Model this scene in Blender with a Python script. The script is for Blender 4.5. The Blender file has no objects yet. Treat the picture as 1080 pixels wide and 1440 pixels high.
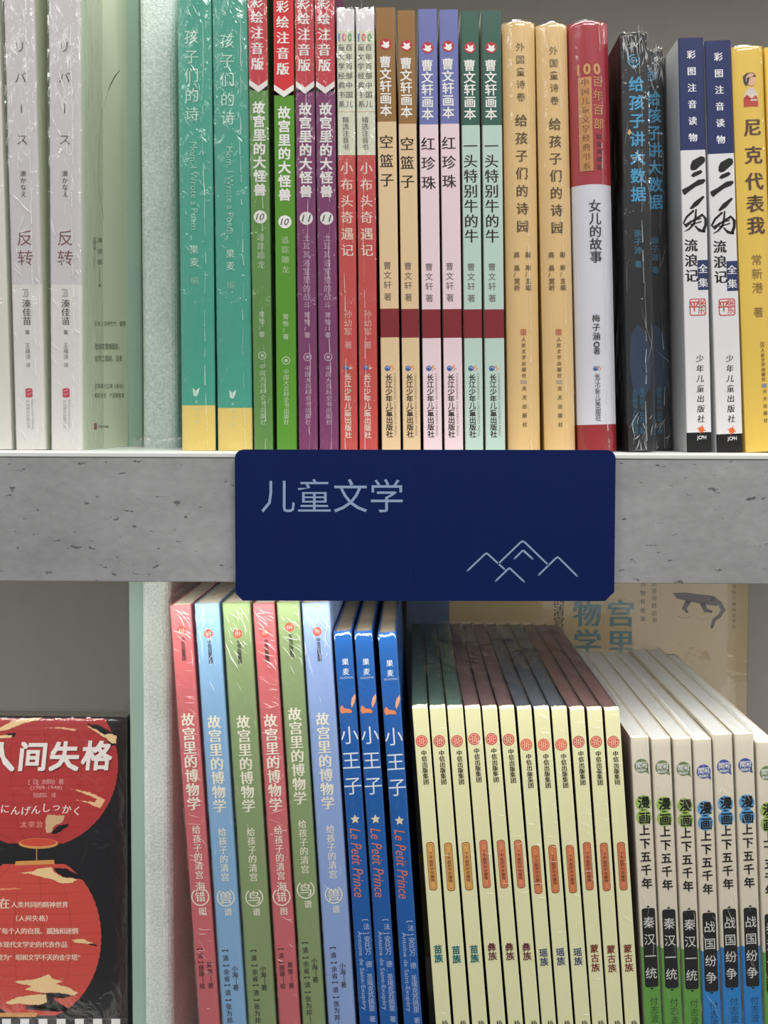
import bpy, math, random
from mathutils import Vector, Matrix, noise
from mathutils.geometry import tessellate_polygon

sc = bpy.context.scene
COL = sc.collection
R = random.Random(7)

# ------------------------------------------------------------------ camera
F, PCX, PCY = 1150.0, 580.0, 635.0           # focal length and principal point for a 1080x1440 frame
PITCH, ROLL = math.radians(2.0), 0.0036
cam_d = bpy.data.cameras.new('camera')
cam = bpy.data.objects.new('camera', cam_d); COL.objects.link(cam)
cam_d.sensor_fit = 'AUTO'; cam_d.sensor_width = 36.0
cam_d.lens = F / 1440 * 36
cam_d.shift_x = -(PCX - 540) / 1440
cam_d.shift_y = -(720 - PCY) / 1440
cam_d.clip_start = 0.01
RM = Matrix.Rotation(math.pi / 2 - PITCH, 4, 'X') @ Matrix.Rotation(ROLL, 4, 'Z')
cam.matrix_world = RM
sc.camera = cam
RC = RM.to_3x3()

# ------------------------------------------------------------------ light and exposure
sc.view_settings.view_transform = 'Standard'
sc.view_settings.look = 'None'
sc.view_settings.gamma = 1
sc.view_settings.use_curve_mapping = False
sc.view_settings.exposure = 0.0
world = bpy.data.worlds.new('shop_interior'); sc.world = world
world.use_nodes = True
world.node_tree.nodes['Background'].inputs[0].default_value = (1.0, 0.985, 0.97, 1)
world.node_tree.nodes['Background'].inputs[1].default_value = 0.46

def area(name, loc, aim, sx, sy, power, color=(1, 1, 1)):
    l = bpy.data.lights.new(name, 'AREA'); l.shape = 'RECTANGLE'; l.size = sx; l.size_y = sy
    l.energy = power; l.color = color
    o = bpy.data.objects.new(name, l); COL.objects.link(o)
    o.location = loc
    o.rotation_euler = (Vector(aim) - Vector(loc)).to_track_quat('-Z', 'Y').to_euler()
    return o
area('ceiling_panel_light', (0.5, -0.75, 1.5), (0.05, 0.42, -0.1), 1.0, 0.5, 22, (1.0, 0.985, 0.96))
area('ceiling_panel_light', (-1.3, -0.9, 1.35), (0.0, 0.42, 0), 0.6, 0.6, 6, (0.97, 0.99, 1.0))
area('shelf_strip_light', (0, 0.408, -0.0815), (0, 0.425, -0.20), 2.2, 0.010, 2.0, (1.0, 0.97, 0.90))
area('shelf_strip_light', (0, 0.415, 0.386), (0, 0.45, 0.1), 2.2, 0.012, 2.6, (1.0, 0.98, 0.94))

# ------------------------------------------------------------------ helpers
def ray(px, py):
    return RC @ Vector(((px - PCX) / F, -(py - PCY) / F, -1))
def at(px, py, Y):
    d = ray(px, py); return d * (Y / d.y)
def at_plane(px, py, p, n):
    d = ray(px, py); return d * (p.dot(n) / d.dot(n))
def lin(c):
    return tuple(((v / 255) / 12.92 if v / 255 <= 0.04045 else ((v / 255 + 0.055) / 1.055) ** 2.4) for v in c)

_m = {}
def newmat(name):
    m = bpy.data.materials.new(name); m.use_nodes = True
    nt = m.node_tree; return m, nt, nt.nodes['Principled BSDF']
def mat(rgb, rough=0.5, kind='paper', spec=0.4):
    """coated paper / card / ink: slight procedural mottling, faint relief"""
    key = (tuple(rgb), rough, kind, spec)
    if key in _m: return _m[key]
    m, nt, p = newmat('%s_%d_%d_%d' % ((kind,) + tuple(rgb)))
    c = lin(rgb)
    p.inputs['Roughness'].default_value = rough
    p.inputs['Specular IOR Level'].default_value = spec
    if kind == 'ink':
        p.inputs['Base Color'].default_value = (*c, 1)
    else:
        tc = nt.nodes.new('ShaderNodeTexCoord'); n = nt.nodes.new('ShaderNodeTexNoise')
        mp = nt.nodes.new('ShaderNodeMapping')
        nt.links.new(tc.outputs['Object'], mp.inputs[0]); nt.links.new(mp.outputs[0], n.inputs['Vector'])
        mp.inputs['Scale'].default_value = (1, 1, 0.35)
        n.inputs['Scale'].default_value = 70; n.inputs['Detail'].default_value = 5
        mx = nt.nodes.new('ShaderNodeMix'); mx.data_type = 'RGBA'
        mx.inputs['A'].default_value = (*[v * 0.93 for v in c], 1)
        mx.inputs['B'].default_value = (*[min(1, v * 1.06) for v in c], 1)
        nt.links.new(n.outputs[0], mx.inputs['Factor']); nt.links.new(mx.outputs['Result'], p.inputs['Base Color'])
        b = nt.nodes.new('ShaderNodeBump'); b.inputs['Strength'].default_value = 0.05; b.inputs['Distance'].default_value = 0.002
        nt.links.new(n.outputs[0], b.inputs['Height']); nt.links.new(b.outputs[0], p.inputs['Normal'])
    _m[key] = m
    return m

def pages_mat(rgb):
    key = ('pages', tuple(rgb))
    if key in _m: return _m[key]
    m, nt, p = newmat('page_edges_%d_%d_%d' % tuple(rgb))
    c = lin(rgb)
    tc = nt.nodes.new('ShaderNodeTexCoord'); w = nt.nodes.new('ShaderNodeTexNoise'); mp = nt.nodes.new('ShaderNodeMapping')
    mp.inputs['Scale'].default_value = (4000, 15, 15)
    nt.links.new(tc.outputs['Object'], mp.inputs[0]); nt.links.new(mp.outputs[0], w.inputs['Vector'])
    w.inputs['Scale'].default_value = 1.0
    mx = nt.nodes.new('ShaderNodeMix'); mx.data_type = 'RGBA'
    mx.inputs['A'].default_value = (*[v * 0.8 for v in c], 1); mx.inputs['B'].default_value = (*[min(1, v * 1.1) for v in c], 1)
    nt.links.new(w.outputs[0], mx.inputs['Factor']); nt.links.new(mx.outputs['Result'], p.inputs['Base Color'])
    p.inputs['Roughness'].default_value = 0.8
    _m[key] = m
    return m

def film_mat(name, haze, bump, scale, rough=0.12, tint=(1, 1, 1), stretch=(1, 1, 0.5), edge=0.3):
    m = bpy.data.materials.new(name); m.use_nodes = True
    nt = m.node_tree; nt.nodes.clear()
    o = nt.nodes.new('ShaderNodeOutputMaterial'); mx = nt.nodes.new('ShaderNodeMixShader')
    tr = nt.nodes.new('ShaderNodeBsdfTransparent'); gl = nt.nodes.new('ShaderNodeBsdfGlossy')
    tr.inputs[0].default_value = (*tint, 1); gl.inputs['Roughness'].default_value = rough
    lw = nt.nodes.new('ShaderNodeLayerWeight'); lw.inputs['Blend'].default_value = 0.35
    mr = nt.nodes.new('ShaderNodeMapRange'); mr.inputs['To Min'].default_value = haze; mr.inputs['To Max'].default_value = min(0.85, haze + edge)
    tc = nt.nodes.new('ShaderNodeTexCoord'); mp = nt.nodes.new('ShaderNodeMapping'); mp.inputs['Scale'].default_value = stretch
    mg = nt.nodes.new('ShaderNodeTexNoise'); mg.inputs['Scale'].default_value = scale; mg.inputs['Detail'].default_value = 4
    mg.inputs['Distortion'].default_value = 1.2
    b = nt.nodes.new('ShaderNodeBump'); b.inputs['Strength'].default_value = bump; b.inputs['Distance'].default_value = 0.004
    L = nt.links.new
    L(tc.outputs['Object'], mp.inputs[0]); L(mp.outputs[0], mg.inputs['Vector']); L(mg.outputs[0], b.inputs['Height'])
    L(b.outputs[0], gl.inputs['Normal']); L(b.outputs[0], lw.inputs['Normal'])
    L(lw.outputs['Facing'], mr.inputs['Value']); L(mr.outputs[0], mx.inputs[0])
    L(tr.outputs[0], mx.inputs[1]); L(gl.outputs[0], mx.inputs[2]); L(mx.outputs[0], o.inputs[0])
    return m
FILM = film_mat('shrink_film', 0.04, 0.6, 110)
FILM_CALM = film_mat('shrink_film_smooth', 0.035, 0.35, 70)
FILM_DARK = film_mat('shrink_film_loose', 0.018, 0.9, 60, 0.07, edge=.12)
FILM_TOP = film_mat('bundle_film', 0.13, 0.8, 60, 0.22, stretch=(1, 0.5, 1), edge=.22)

def seam_mat():
    m, nt, p = newmat('film_seam')
    p.inputs['Base Color'].default_value = (0.9, 0.9, 0.9, 1); p.inputs['Roughness'].default_value = 0.2
    p.inputs['Alpha'].default_value = 0.55
    return m
SEAM = seam_mat()

def link(name, verts, faces, mats, fmat=None, parent=None, smooth=False):
    me = bpy.data.meshes.new(name); me.from_pydata(verts, [], faces)
    for x in mats: me.materials.append(x)
    if fmat: me.polygons.foreach_set('material_index', fmat)
    if smooth: me.polygons.foreach_set('use_smooth', [True] * len(me.polygons))
    me.update()
    o = bpy.data.objects.new(name, me); COL.objects.link(o)
    if parent: o.parent = parent
    return o
def thing(name, label, cat, M=None, group=None):
    o = bpy.data.objects.new(name, None); COL.objects.link(o)
    o.empty_display_size = 0.02
    if M is not None: o.matrix_world = M
    tag(o, label, cat, group); return o
def tag(o, label, cat, group=None):
    o['label'] = label; o['category'] = cat
    if group: o['group'] = group
def box_data(x0, x1, y0, y1, z0, z1, bev=0.0):
    """box with chamfered vertical-plane edges (front top and bottom)"""
    if bev:
        prof = [(y0 + bev, z0), (y1, z0), (y1, z1), (y0 + bev, z1), (y0 + bev * .3, z1 - bev * .3), (y0, z1 - bev), (y0, z0 + bev), (y0 + bev * .3, z0 + bev * .3)]
    else:
        prof = [(y0, z0), (y1, z0), (y1, z1), (y0, z1)]
    n = len(prof); v = [(x0, y, z) for y, z in prof] + [(x1, y, z) for y, z in prof]
    f = [tuple(range(n)), tuple(reversed(range(n, 2 * n)))] + [(i, i + n, (i + 1) % n + n, (i + 1) % n) for i in range(n)]
    return v, f

# ------------------------------------------------------------------ glyphs
_g = {}
_b = .017; _k = .024
STY = {'r': (0, [(0, 0)], 0), 'l': (0, [(0, 0)], 0), 'b': (0, [(-_b, _b), (_b, -_b), (_b, _b), (-_b, -_b)], 0),
       'k': (0.004, [(-_k, _k), (_k, -_k), (_k, _k), (-_k, -_k), (0, 0)], 0), 's': (0, [(-.016, 0), (.016, 0)], 0),
       'S': (0, [(-.03, 0), (.03, 0), (0, 0.012)], 0), 'i': (0, [(-.008, 0), (.008, 0)], 0.25), 'c': (0, [(-.014, 0), (.014, 0)], 0.12)}
def glyph(txt, style, vert=True):
    key = (txt, style, vert)
    if key in _g: return _g[key]
    off, dup, shear = STY[style]
    c = bpy.data.curves.new('g', 'FONT'); c.body = txt; c.size = 1; c.resolution_u = 2; c.offset = off
    o = bpy.data.objects.new('g', c); COL.objects.link(o)
    dg = bpy.context.evaluated_depsgraph_get(); m = o.evaluated_get(dg).to_mesh(); m.calc_loop_triangles()
    vs = [(v.co.x, v.co.y) for v in m.vertices]; ts = [tuple(t.vertices) for t in m.loop_triangles]
    bpy.data.objects.remove(o); bpy.data.curves.remove(c)
    if len(txt) == 1:
        vs = [(x - 0.5, y - 0.385) for x, y in vs]
        if vert and txt in 'ー—':
            vs = [(-y, x) for x, y in vs]
        if vert and txt in '【】[]〈〉《》':
            cx = sum(v[0] for v in vs) / max(1, len(vs))
            vs = [((y), -(x - cx)) for x, y in vs]
    elif vs:
        a = [min(v[i] for v in vs) for i in (0, 1)]; b = [max(v[i] for v in vs) for i in (0, 1)]
        vs = [((x - a[0]) / (b[0] - a[0]) - .5, (y - a[1]) / (b[1] - a[1]) - .5) for x, y in vs]
    vs = [(x + shear * (0.15 if len(txt) > 2 else 1) * y, y) for x, y in vs]
    # heavier faces: the same letter laid down several times, each a hair in front of the last
    n = len(vs); asp = 0.12 if len(txt) > 2 else 1
    V = [(x + dx * asp, y + dy, q * 0.3) for q, (dx, dy) in enumerate(dup) for x, y in vs]
    ts = [(a + n * q, b + n * q, c + n * q) for q in range(len(dup)) for a, b, c in ts]
    _g[key] = (V, ts); return _g[key]

class Canvas:
    """flat print; every primitive is given in the print's own plane coordinates (x right, y down)"""
    def __init__(s, fn): s.fn = fn; s.parts = {}; s.part = 'title_print'; s.lay = 0
    def use(s, part): s.part = part; return s
    def add(s, pts, tris, col, lay=1):
        if not tris: return
        d = s.parts.setdefault(s.part, ([], [], [], []))
        V, Fc, M, cols = d
        if col not in cols: cols.append(col)
        k = cols.index(col); n = len(V)
        for p in pts: V.append(s.fn(p[0], p[1], lay + (p[2] if len(p) > 2 else 0)))
        for t in tris: Fc.append(tuple(i + n for i in t)); M.append(k)
    def poly(s, pts, col, lay=1):
        t = tessellate_polygon([[Vector((p[0], p[1], 0)) for p in pts]])
        s.add(pts, [tuple(x) for x in t], col, lay)
    def rect(s, x0, y0, x1, y1, col, lay=1, rows=1):
        pts = []; tr = []
        for i in range(rows + 1):
            x = x0 + (x1 - x0) * i / rows; pts += [(x, y0), (x, y1)]
        for i in range(rows): tr += [(2 * i, 2 * i + 1, 2 * i + 3), (2 * i, 2 * i + 3, 2 * i + 2)]
        s.add(pts, tr, col, lay)
    def rrect(s, x0, y0, x1, y1, r, col, lay=1):
        pts = []
        for cx, cy, a0 in ((x1 - r, y0 + r, -90), (x1 - r, y1 - r, 0), (x0 + r, y1 - r, 90), (x0 + r, y0 + r, 180)):
            for k in range(4):
                a = math.radians(a0 + 30 * k); pts.append((cx + r * math.cos(a), cy + r * math.sin(a)))
        s.poly(pts, col, lay)
    def disc(s, cx, cy, rx, col, lay=1, ry=None, n=22):
        ry = ry or rx
        pts = [(cx, cy)] + [(cx + rx * math.cos(6.2832 * k / n), cy + ry * math.sin(6.2832 * k / n)) for k in range(n)]
        s.add(pts, [(0, k + 1, (k + 1) % n + 1) for k in range(n)], col, lay)
    def ring(s, cx, cy, r, w, col, lay=1, n=26, a0=0, a1=360, ry=None):
        k0 = (ry or r) / r
        pts = []
        for k in range(n + 1):
            a = math.radians(a0 + (a1 - a0) * k / n)
            for q in (r - w / 2, r + w / 2): pts.append((cx + q * math.cos(a), cy + q * k0 * math.sin(a)))
        s.add(pts, [t for k in range(n) for t in ((2 * k, 2 * k + 1, 2 * k + 3), (2 * k, 2 * k + 3, 2 * k + 2))], col, lay)
    def stroke(s, pts, w, col, lay=1, cap=True):
        ws = w if isinstance(w, (list, tuple)) else [w] * len(pts)
        P = [Vector(p) for p in pts]; out = []
        for i, p in enumerate(P):
            d = (P[min(i + 1, len(P) - 1)] - P[max(i - 1, 0)]).normalized(); n = Vector((-d.y, d.x))
            sc_ = 1
            if 0 < i < len(P) - 1:
                d1 = (P[i] - P[i - 1]).normalized(); sc_ = 1 / max(.5, abs(Vector((-d1.y, d1.x)).dot(n)))
            out += [tuple(p + n * ws[i] / 2 * sc_), tuple(p - n * ws[i] / 2 * sc_)]
        s.add(out, [t for k in range(len(P) - 1) for t in ((2 * k, 2 * k + 1, 2 * k + 3), (2 * k, 2 * k + 3, 2 * k + 2))], col, lay)
        if cap:
            for i in (0, -1):
                if ws[i] > .5: s.disc(P[i].x, P[i].y, ws[i] / 2, col, lay, n=10)
    def v(s, txt, y0, y1, size, col, sty='r', u=0, lay=2):
        """column of upright characters filling y0..y1"""
        n = len(txt); st = (y1 - y0 - size * .92) / max(1, n - 1)
        for i, ch in enumerate(txt):
            if ch == ' ': continue
            vs, ts = glyph(ch, sty); cy = y0 + size * .46 + st * i
            s.add([(u + x * size, cy - y * size, q) for x, y, q in vs], ts, col, lay)
    def h(s, txt, x0, x1, yc, size, col, sty='r', lay=2, xs=1):
        n = len(txt); st = (x1 - x0 - size * .92) / max(1, n - 1)
        for i, ch in enumerate(txt):
            if ch == ' ': continue
            vs, ts = glyph(ch, sty, False); cx = x0 + size * .46 + st * i
            s.add([(cx + x * size * xs, yc - y * size, q) for x, y, q in vs], ts, col, lay)
    def rot(s, txt, y0, y1, w, col, sty='r', u=0, lay=2):
        """latin line turned a quarter turn clockwise, top of letters to the right"""
        vs, ts = glyph(txt, sty)
        s.add([(u + y * w, (y0 + y1) / 2 + x * (y1 - y0), q) for x, y, q in vs], ts, col, lay)
    def word(s, txt, xc, yc, w, h, col, sty='r', lay=2):
        vs, ts = glyph(txt, sty)
        s.add([(xc + x * w, yc - y * h, q) for x, y, q in vs], ts, col, lay)
    def build(s, parent, rough=0.45):
        for part, (V, Fc, M, cols) in s.parts.items():
            link(part, V, Fc, [mat(c, rough, 'ink') for c in cols], M, parent)

# ------------------------------------------------------------------ books
YS = 0.43
ROWS = []
class Book:
    def __init__(s, name, label, group, tl, tr, ty, bl, br, by, bands, Y=YS, depth=0.15, bulge=0.0, r=0.0008,
                 side=None, pages=(215, 205, 185), inset=0.0, height=None, zbase=None, rough=0.4, gap=0.0003, cat='book', side_from=None):
        tc, bc = (tl + tr) / 2, (bl + br) / 2
        T, B = at(tc, ty, Y), at(bc, by, Y)
        wpx = min(tr - tl, br - bl) + .4 * abs((tr - tl) - (br - bl))
        w = wpx / F * Y - 2 * gap
        k = (T.x - B.x) / (T.z - B.z)
        th = math.atan(k)
        s.zb = zbase if zbase is not None else B.z
        bx = B.x + k * (s.zb - B.z)
        lift = abs(math.sin(th)) * w / 2 + 0.0001
        s.Y = Y; s.w = w; s.H = height or (T.z - s.zb) / math.cos(th)
        s.tl, s.tr, s.ty, s.bl, s.br, s.by = tl, tr, ty, bl, br, by
        M = Matrix.Translation((bx, Y + bulge, s.zb + lift)) @ Matrix.Rotation(th, 4, 'Y')
        s.M = M; s.Mi = M.inverted(); s.bulge = bulge
        s.root = thing(name, label, cat, M, group)
        s.depth = depth; s.bands = bands
        hw = w / 2; t = 0.0006
        prof = [(-hw, depth)]
        if bulge:
            N = 12
            prof += [(-hw, 0.001)] + [(-hw + w * i / N, s.surf(-hw + w * i / N)) for i in range(N + 1)] + [(hw, 0.001)]
        else:
            rr = min(r, hw * .8)
            for i in range(4):
                a = math.pi / 6 * i; prof.append((-hw + rr - rr * math.cos(a), rr - rr * math.sin(a)))
            for i in range(4):
                a = math.pi / 6 * i; prof.append((hw - rr + rr * math.sin(a), rr - rr * math.cos(a)))
        prof += [(hw, depth)]
        cv = min(t, hw * .3)
        inner = [(-hw + cv, depth), (-hw + cv, 0.0015), (hw - cv, 0.0015), (hw - cv, depth)]
        # z levels, bottom to top
        zs = [(0.0, None)]
        lv = []
        for ypx, col in bands:                      # bands from top to bottom: (photo y where it ends, colour)
            z = 0.0 if ypx is None else s.zof(ypx)
            lv.append((z, col))
        segs = []; top = s.H
        for z, col in lv:
            segs.append((z, top, col)); top = z
        segs.reverse()
        levels = [0.0] + [sg[1] for sg in segs]
        cols = []
        def ci(c):
            if c not in cols: cols.append(c)
            return cols.index(c)
        V = []; Fc = []; FM = []
        n = len(prof)
        for z in levels: V += [(x, y, z) for x, y in prof]
        ys_side = side_from if side_from is not None else 0.0025
        for li, sg in enumerate(segs):
            for i in range(n - 1):
                a = li * n + i
                Fc.append((a, a + 1, a + n + 1, a + n))
                edge = (i == 0 or i == n - 2)
                FM.append(ci(side if (side and edge) else sg[2]))
        # inner shell
        n2 = len(inner); b0 = len(V)
        for z in (0.0, s.H): V += [(x, y, z) for x, y in inner]
        for i in range(n2 - 1):
            Fc.append((b0 + i + 1, b0 + i, b0 + n2 + i, b0 + n2 + i + 1)); FM.append(ci(side or (225, 222, 215)))
        # rims top and bottom
        for z0, bi, tp in ((0, b0, False), (len(levels) - 1, b0 + n2, True)):
            o = z0 * n; L = [o, o + 1]
            c = ci(side or segs[-1 if tp else 0][2]); cs = ci(segs[-1 if tp else 0][2])
            def ff(ids, cc):
                Fc.append(tuple(ids) if tp else tuple(reversed(ids))); FM.append(cc)
            ff([o, o + 1, bi + 1, bi], c)
            ff([o + k_ for k_ in range(1, n - 1)] + [bi + 2, bi + 1], cs)
            ff([o + n - 2, o + n - 1, bi + 3, bi + 2], c)
        for e0, e1, f0, f1 in ((0, (len(levels) - 1) * n, b0, b0 + n2), (n - 1, len(levels) * n - 1, b0 + 3, b0 + 2 * n2 - 1)):
            Fc.append((e0, e1, f1, f0)); FM.append(ci(side or segs[-1][2]))
        s.cover = link('cover', V, Fc, [mat(c, rough) for c in cols], FM, s.root, smooth=False)
        v, f = box_data(-hw + cv + .00003, hw - cv - .00003, 0.0017, depth - 0.003 - inset, 0.0003 + inset, s.H - 0.0003 - inset)
        link('page_block', v, f, [pages_mat(pages)], None, s.root)
        s.cv = Canvas(s.fn); s.px = Y / F
    def surf(s, x):
        if s.bulge: return -s.bulge * (1 - (2 * x / s.w) ** 2)
        return 0.0
    def zof(s, ypx):
        f = (ypx - s.ty) / (s.by - s.ty)
        xc = (s.tl + s.tr) / 2 * (1 - f) + (s.bl + s.br) / 2 * f
        return (s.Mi @ at(xc, ypx, s.Y)).z
    def fn(s, u, v, lay):
        x = u * s.px; hw = s.w / 2 - 0.0002
        x = max(-hw, min(hw, x))
        return (x, s.surf(x) - (0.00022 if s.bulge else 0.00003) - 0.000025 * lay, s.zof(v))
    def finish(s): s.cv.build(s.root); ROWS.append(s); return s
    def wrap(s, m=FILM, seam=None, rough_=0.0004, top=True, zcut=None, n=70):
        """shrink film drawn round spine and covers"""
        hw = s.w / 2; V = []; Fc = []
        dp = min(0.03, s.depth)
        P = [(-hw - .0001, dp), (-hw - .00018, .006)] + [(-hw + s.w * i / 7, None) for i in range(8)] + [(hw + .00018, .006), (hw + .0001, dp)]
        sd = R.random() * 99
        for j in range(n + 1):
            z = 0.0002 + (s.H + .0002) * j / n
            endk = max(0, 1 - min(j, n - j) / 5)
            for i, (x, y) in enumerate(P):
                if y is None:
                    y = s.surf(x) - 0.0006 - rough_ * (1.3 + 1.5 * endk) * (0.5 + noise.noise(Vector((x * 220, z * 160, sd)))) ** 2
                    V.append((x, y, z))
                else: V.append((x + .00003 * R.uniform(-1, 1), y, z))
        k = len(P)
        for j in range(n):
            for i in range(k - 1): a = j * k + i; Fc.append((a, a + 1, a + k + 1, a + k))
        if top:   # gathered film over the top edge
            b = n * k; m0 = len(V)
            for q in range(1, 6):
                for i in range(k):
                    x, y, z = V[b + i]; f = q / 5
                    V.append((x * (1 - .1 * f), max(y, 0) + dp * f * .9, s.H + .0006 + .0010 * abs(noise.noise(Vector((x * 300, q * .9, sd))))))
            prev = b
            for q in range(5):
                cur = m0 + q * k
                for i in range(k - 1): Fc.append((prev + i, prev + i + 1, cur + i + 1, cur + i))
                prev = cur
        o = link('shrink_wrap', V, Fc, [m], None, s.root, smooth=True)
        if seam is not None:
            V = []; Fc = []; u = seam * s.px; z = 0.001; 
            while z < s.H - .002:
                L = R.uniform(.001, .012); wd = R.uniform(.00005, .00032)
                x0 = u + R.uniform(-1, 1) * .00035 + .0004 * math.sin(z * 60 + sd); x1 = u + R.uniform(-1, 1) * .00035 + .0004 * math.sin((z + L) * 60 + sd)
                y = s.surf(u) - .0011; a = len(V)
                V += [(x0 - wd, y, z), (x0, y - .0004, z), (x0 + wd, y, z), (x1 - wd * .5, y, z + L), (x1, y - .0004, z + L), (x1 + wd * .5, y, z + L)]
                Fc += [(a, a + 1, a + 4, a + 3), (a + 1, a + 2, a + 5, a + 4)]
                z += L + R.choice((0, 0, .001, .004, .009))
            link('wrap_seam', V, Fc, [SEAM], None, o)
        return s
    def creases(s, y0, y1, n, ang, ln, wmax=.00022):
        """ridges where the film is pulled into folds, coloured whitish for their glints: (photo rows y0..y1), angle in degrees from vertical"""
        z1, z0 = s.zof(y0), s.zof(y1); V = []; Fc = []; hw = s.w / 2 - .0006
        for _ in range(n):
            z = z0 + (z1 - z0) * R.random() ** .7; x = R.uniform(-hw, hw); a = math.radians(ang + R.gauss(0, 16)); L = ln * R.uniform(.3, 1.2); st = 5
            wd = wmax * R.uniform(.2, 1); b0 = len(V); k = R.uniform(-.3, .3)
            for i in range(st + 1):
                f = i / st; aa = a + k * f; px = max(-hw, min(hw, x + math.sin(aa) * L * f)); pz = min(s.H - .0004, max(.001, z - math.cos(aa) * L * f))
                w_ = wd * math.sin(math.pi * min(.97, max(.03, f))); y = s.surf(px) - .0011
                nx, nz_ = math.cos(aa), math.sin(aa)
                V += [(px - nx * w_, y, pz - nz_ * w_), (px, y - w_ * 1.1, pz), (px + nx * w_, y, pz + nz_ * w_)]
            for i in range(st):
                q = b0 + 3 * i; Fc += [(q, q + 1, q + 4, q + 3), (q + 1, q + 2, q + 5, q + 4)]
        o = link('film_crease', V, Fc, [SEAM], None, s.root); o['kind'] = 'stuff'
    def headcap(s, col):
        """lumpy turned-over cloth at the head of the spine"""
        V = []; Fc = []; n = 7; sd = R.random() * 50
        for j in range(4):
            for i in range(n + 1):
                x = (-.5 + i / n) * s.w * .96
                V.append((x, [0.0002, .0012, .003, .0048][j] + .0008 * noise.noise(Vector((i * .9, sd, j))) * (j > 1), s.H + [.0001, .0009, .0008, .0002][j] * (1 + 1.1 * noise.noise(Vector((i * 1.7, j, sd))))))
        for j in range(3):
            for i in range(n): a = j * (n + 1) + i; Fc.append((a, a + 1, a + n + 2, a + n + 1))
        link('headcap', V, Fc, [mat(col, .7)], None, s.root, smooth=True)

# ================================================================== STRUCTURE
ZT = at(PCX, 638, 0.40).z          # top of the board the upper row stands on
ZU = at(PCX, 820, 0.40).z          # underside of that board
ZF = -0.44                         # top of the next board down
YB = 0.76                          # back panel
XL, XR = -1.1, 1.1

def concrete_mat():
    m, nt, p = newmat('concrete_laminate'); L = nt.links.new; N = nt.nodes.new
    tc = N('ShaderNodeTexCoord')
    def nz(scale, detail, st=(1, 1, 1), rough=.55):
        mp = N('ShaderNodeMapping'); mp.inputs['Scale'].default_value = st; L(tc.outputs['Object'], mp.inputs[0])
        n = N('ShaderNodeTexNoise'); n.inputs['Scale'].default_value = scale; n.inputs['Detail'].default_value = detail; n.inputs['Roughness'].default_value = rough
        L(mp.outputs[0], n.inputs['Vector']); return n
    big = nz(9, 6, (1, 1, 1.6)); fine = nz(260, 5, (.7, 1, 1)); streak = nz(40, 4, (.35, 1, 2.2))
    cr = N('ShaderNodeValToRGB'); e = cr.color_ramp.elements
    e[0].position = .3; e[0].color = (*lin((150, 150, 151)), 1); e[1].position = .7; e[1].color = (*lin((176, 176, 177)), 1)
    L(big.outputs[0], cr.inputs[0])
    cr2 = N('ShaderNodeValToRGB'); e = cr2.color_ramp.elements
    e[0].position = .33; e[0].color = (.80, .80, .80, 1); e[1].position = .6; e[1].color = (1.04, 1.04, 1.04, 1)
    L(streak.outputs[0], cr2.inputs[0])
    mx = N('ShaderNodeMix'); mx.data_type = 'RGBA'; mx.blend_type = 'MULTIPLY'; mx.inputs['Factor'].default_value = .35
    L(cr.outputs[0], mx.inputs['A']); L(cr2.outputs[0], mx.inputs['B'])
    # small pits
    pit = nz(260, 3, (.5, 1, 1), .6); pr = N('ShaderNodeValToRGB'); e = pr.color_ramp.elements
    e[0].position = .305; e[0].color = (0, 0, 0, 1); e[1].position = .355; e[1].color = (1, 1, 1, 1); L(pit.outputs[0], pr.inputs[0])
    mx2 = N('ShaderNodeMix'); mx2.data_type = 'RGBA'; mx2.blend_type = 'MULTIPLY'; mx2.inputs['Factor'].default_value = .6
    L(mx.outputs['Result'], mx2.inputs['A']); L(pr.outputs[0], mx2.inputs['B'])
    mx3 = N('ShaderNodeMix'); mx3.data_type = 'RGBA'; mx3.blend_type = 'OVERLAY'; mx3.inputs['Factor'].default_value = .18
    L(mx2.outputs['Result'], mx3.inputs['A']); L(fine.outputs[0], mx3.inputs['B']); L(mx3.outputs['Result'], p.inputs['Base Color'])
    ad = N('ShaderNodeMath'); ad.operation = 'MULTIPLY_ADD'; ad.inputs[1].default_value = .35; L(fine.outputs[0], ad.inputs[0]); L(pr.outputs[0], ad.inputs[2])
    b = N('ShaderNodeBump'); b.inputs['Strength'].default_value = .35; b.inputs['Distance'].default_value = .0012
    L(ad.outputs[0], b.inputs['Height']); L(b.outputs[0], p.inputs['Normal'])
    p.inputs['Roughness'].default_value = .7; p.inputs['Specular IOR Level'].default_value = .25
    return m
CONC = concrete_mat()
LIP = mat((232, 234, 230), .5)
PANEL = mat((168, 164, 158), .75, 'panel')

def board(label, zt, zu):
    t = thing('shelf_board', label, 'shelf', Matrix.Translation((0, 0.40, zt)))
    h = zt - zu
    v, f = box_data(XL, XR, 0.0006, YB - 0.40, -h, -0.0022, .0005); link('concrete_core', v, f, [CONC], None, t)
    v, f = box_data(XL, XR, 0.0, YB - 0.40, -0.0022, 0, .0004); link('white_top_sheet', v, f, [LIP], None, t)
    return t
board('thick grey concrete-look shelf board behind the navy sign, upper row of books on it', ZT, ZU)
board('grey shelf board under the lower row of books, below the picture', ZF, ZF - .063)
board('grey shelf board above the upper row of books, its back edge at the top right', 0.455, 0.392)

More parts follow.
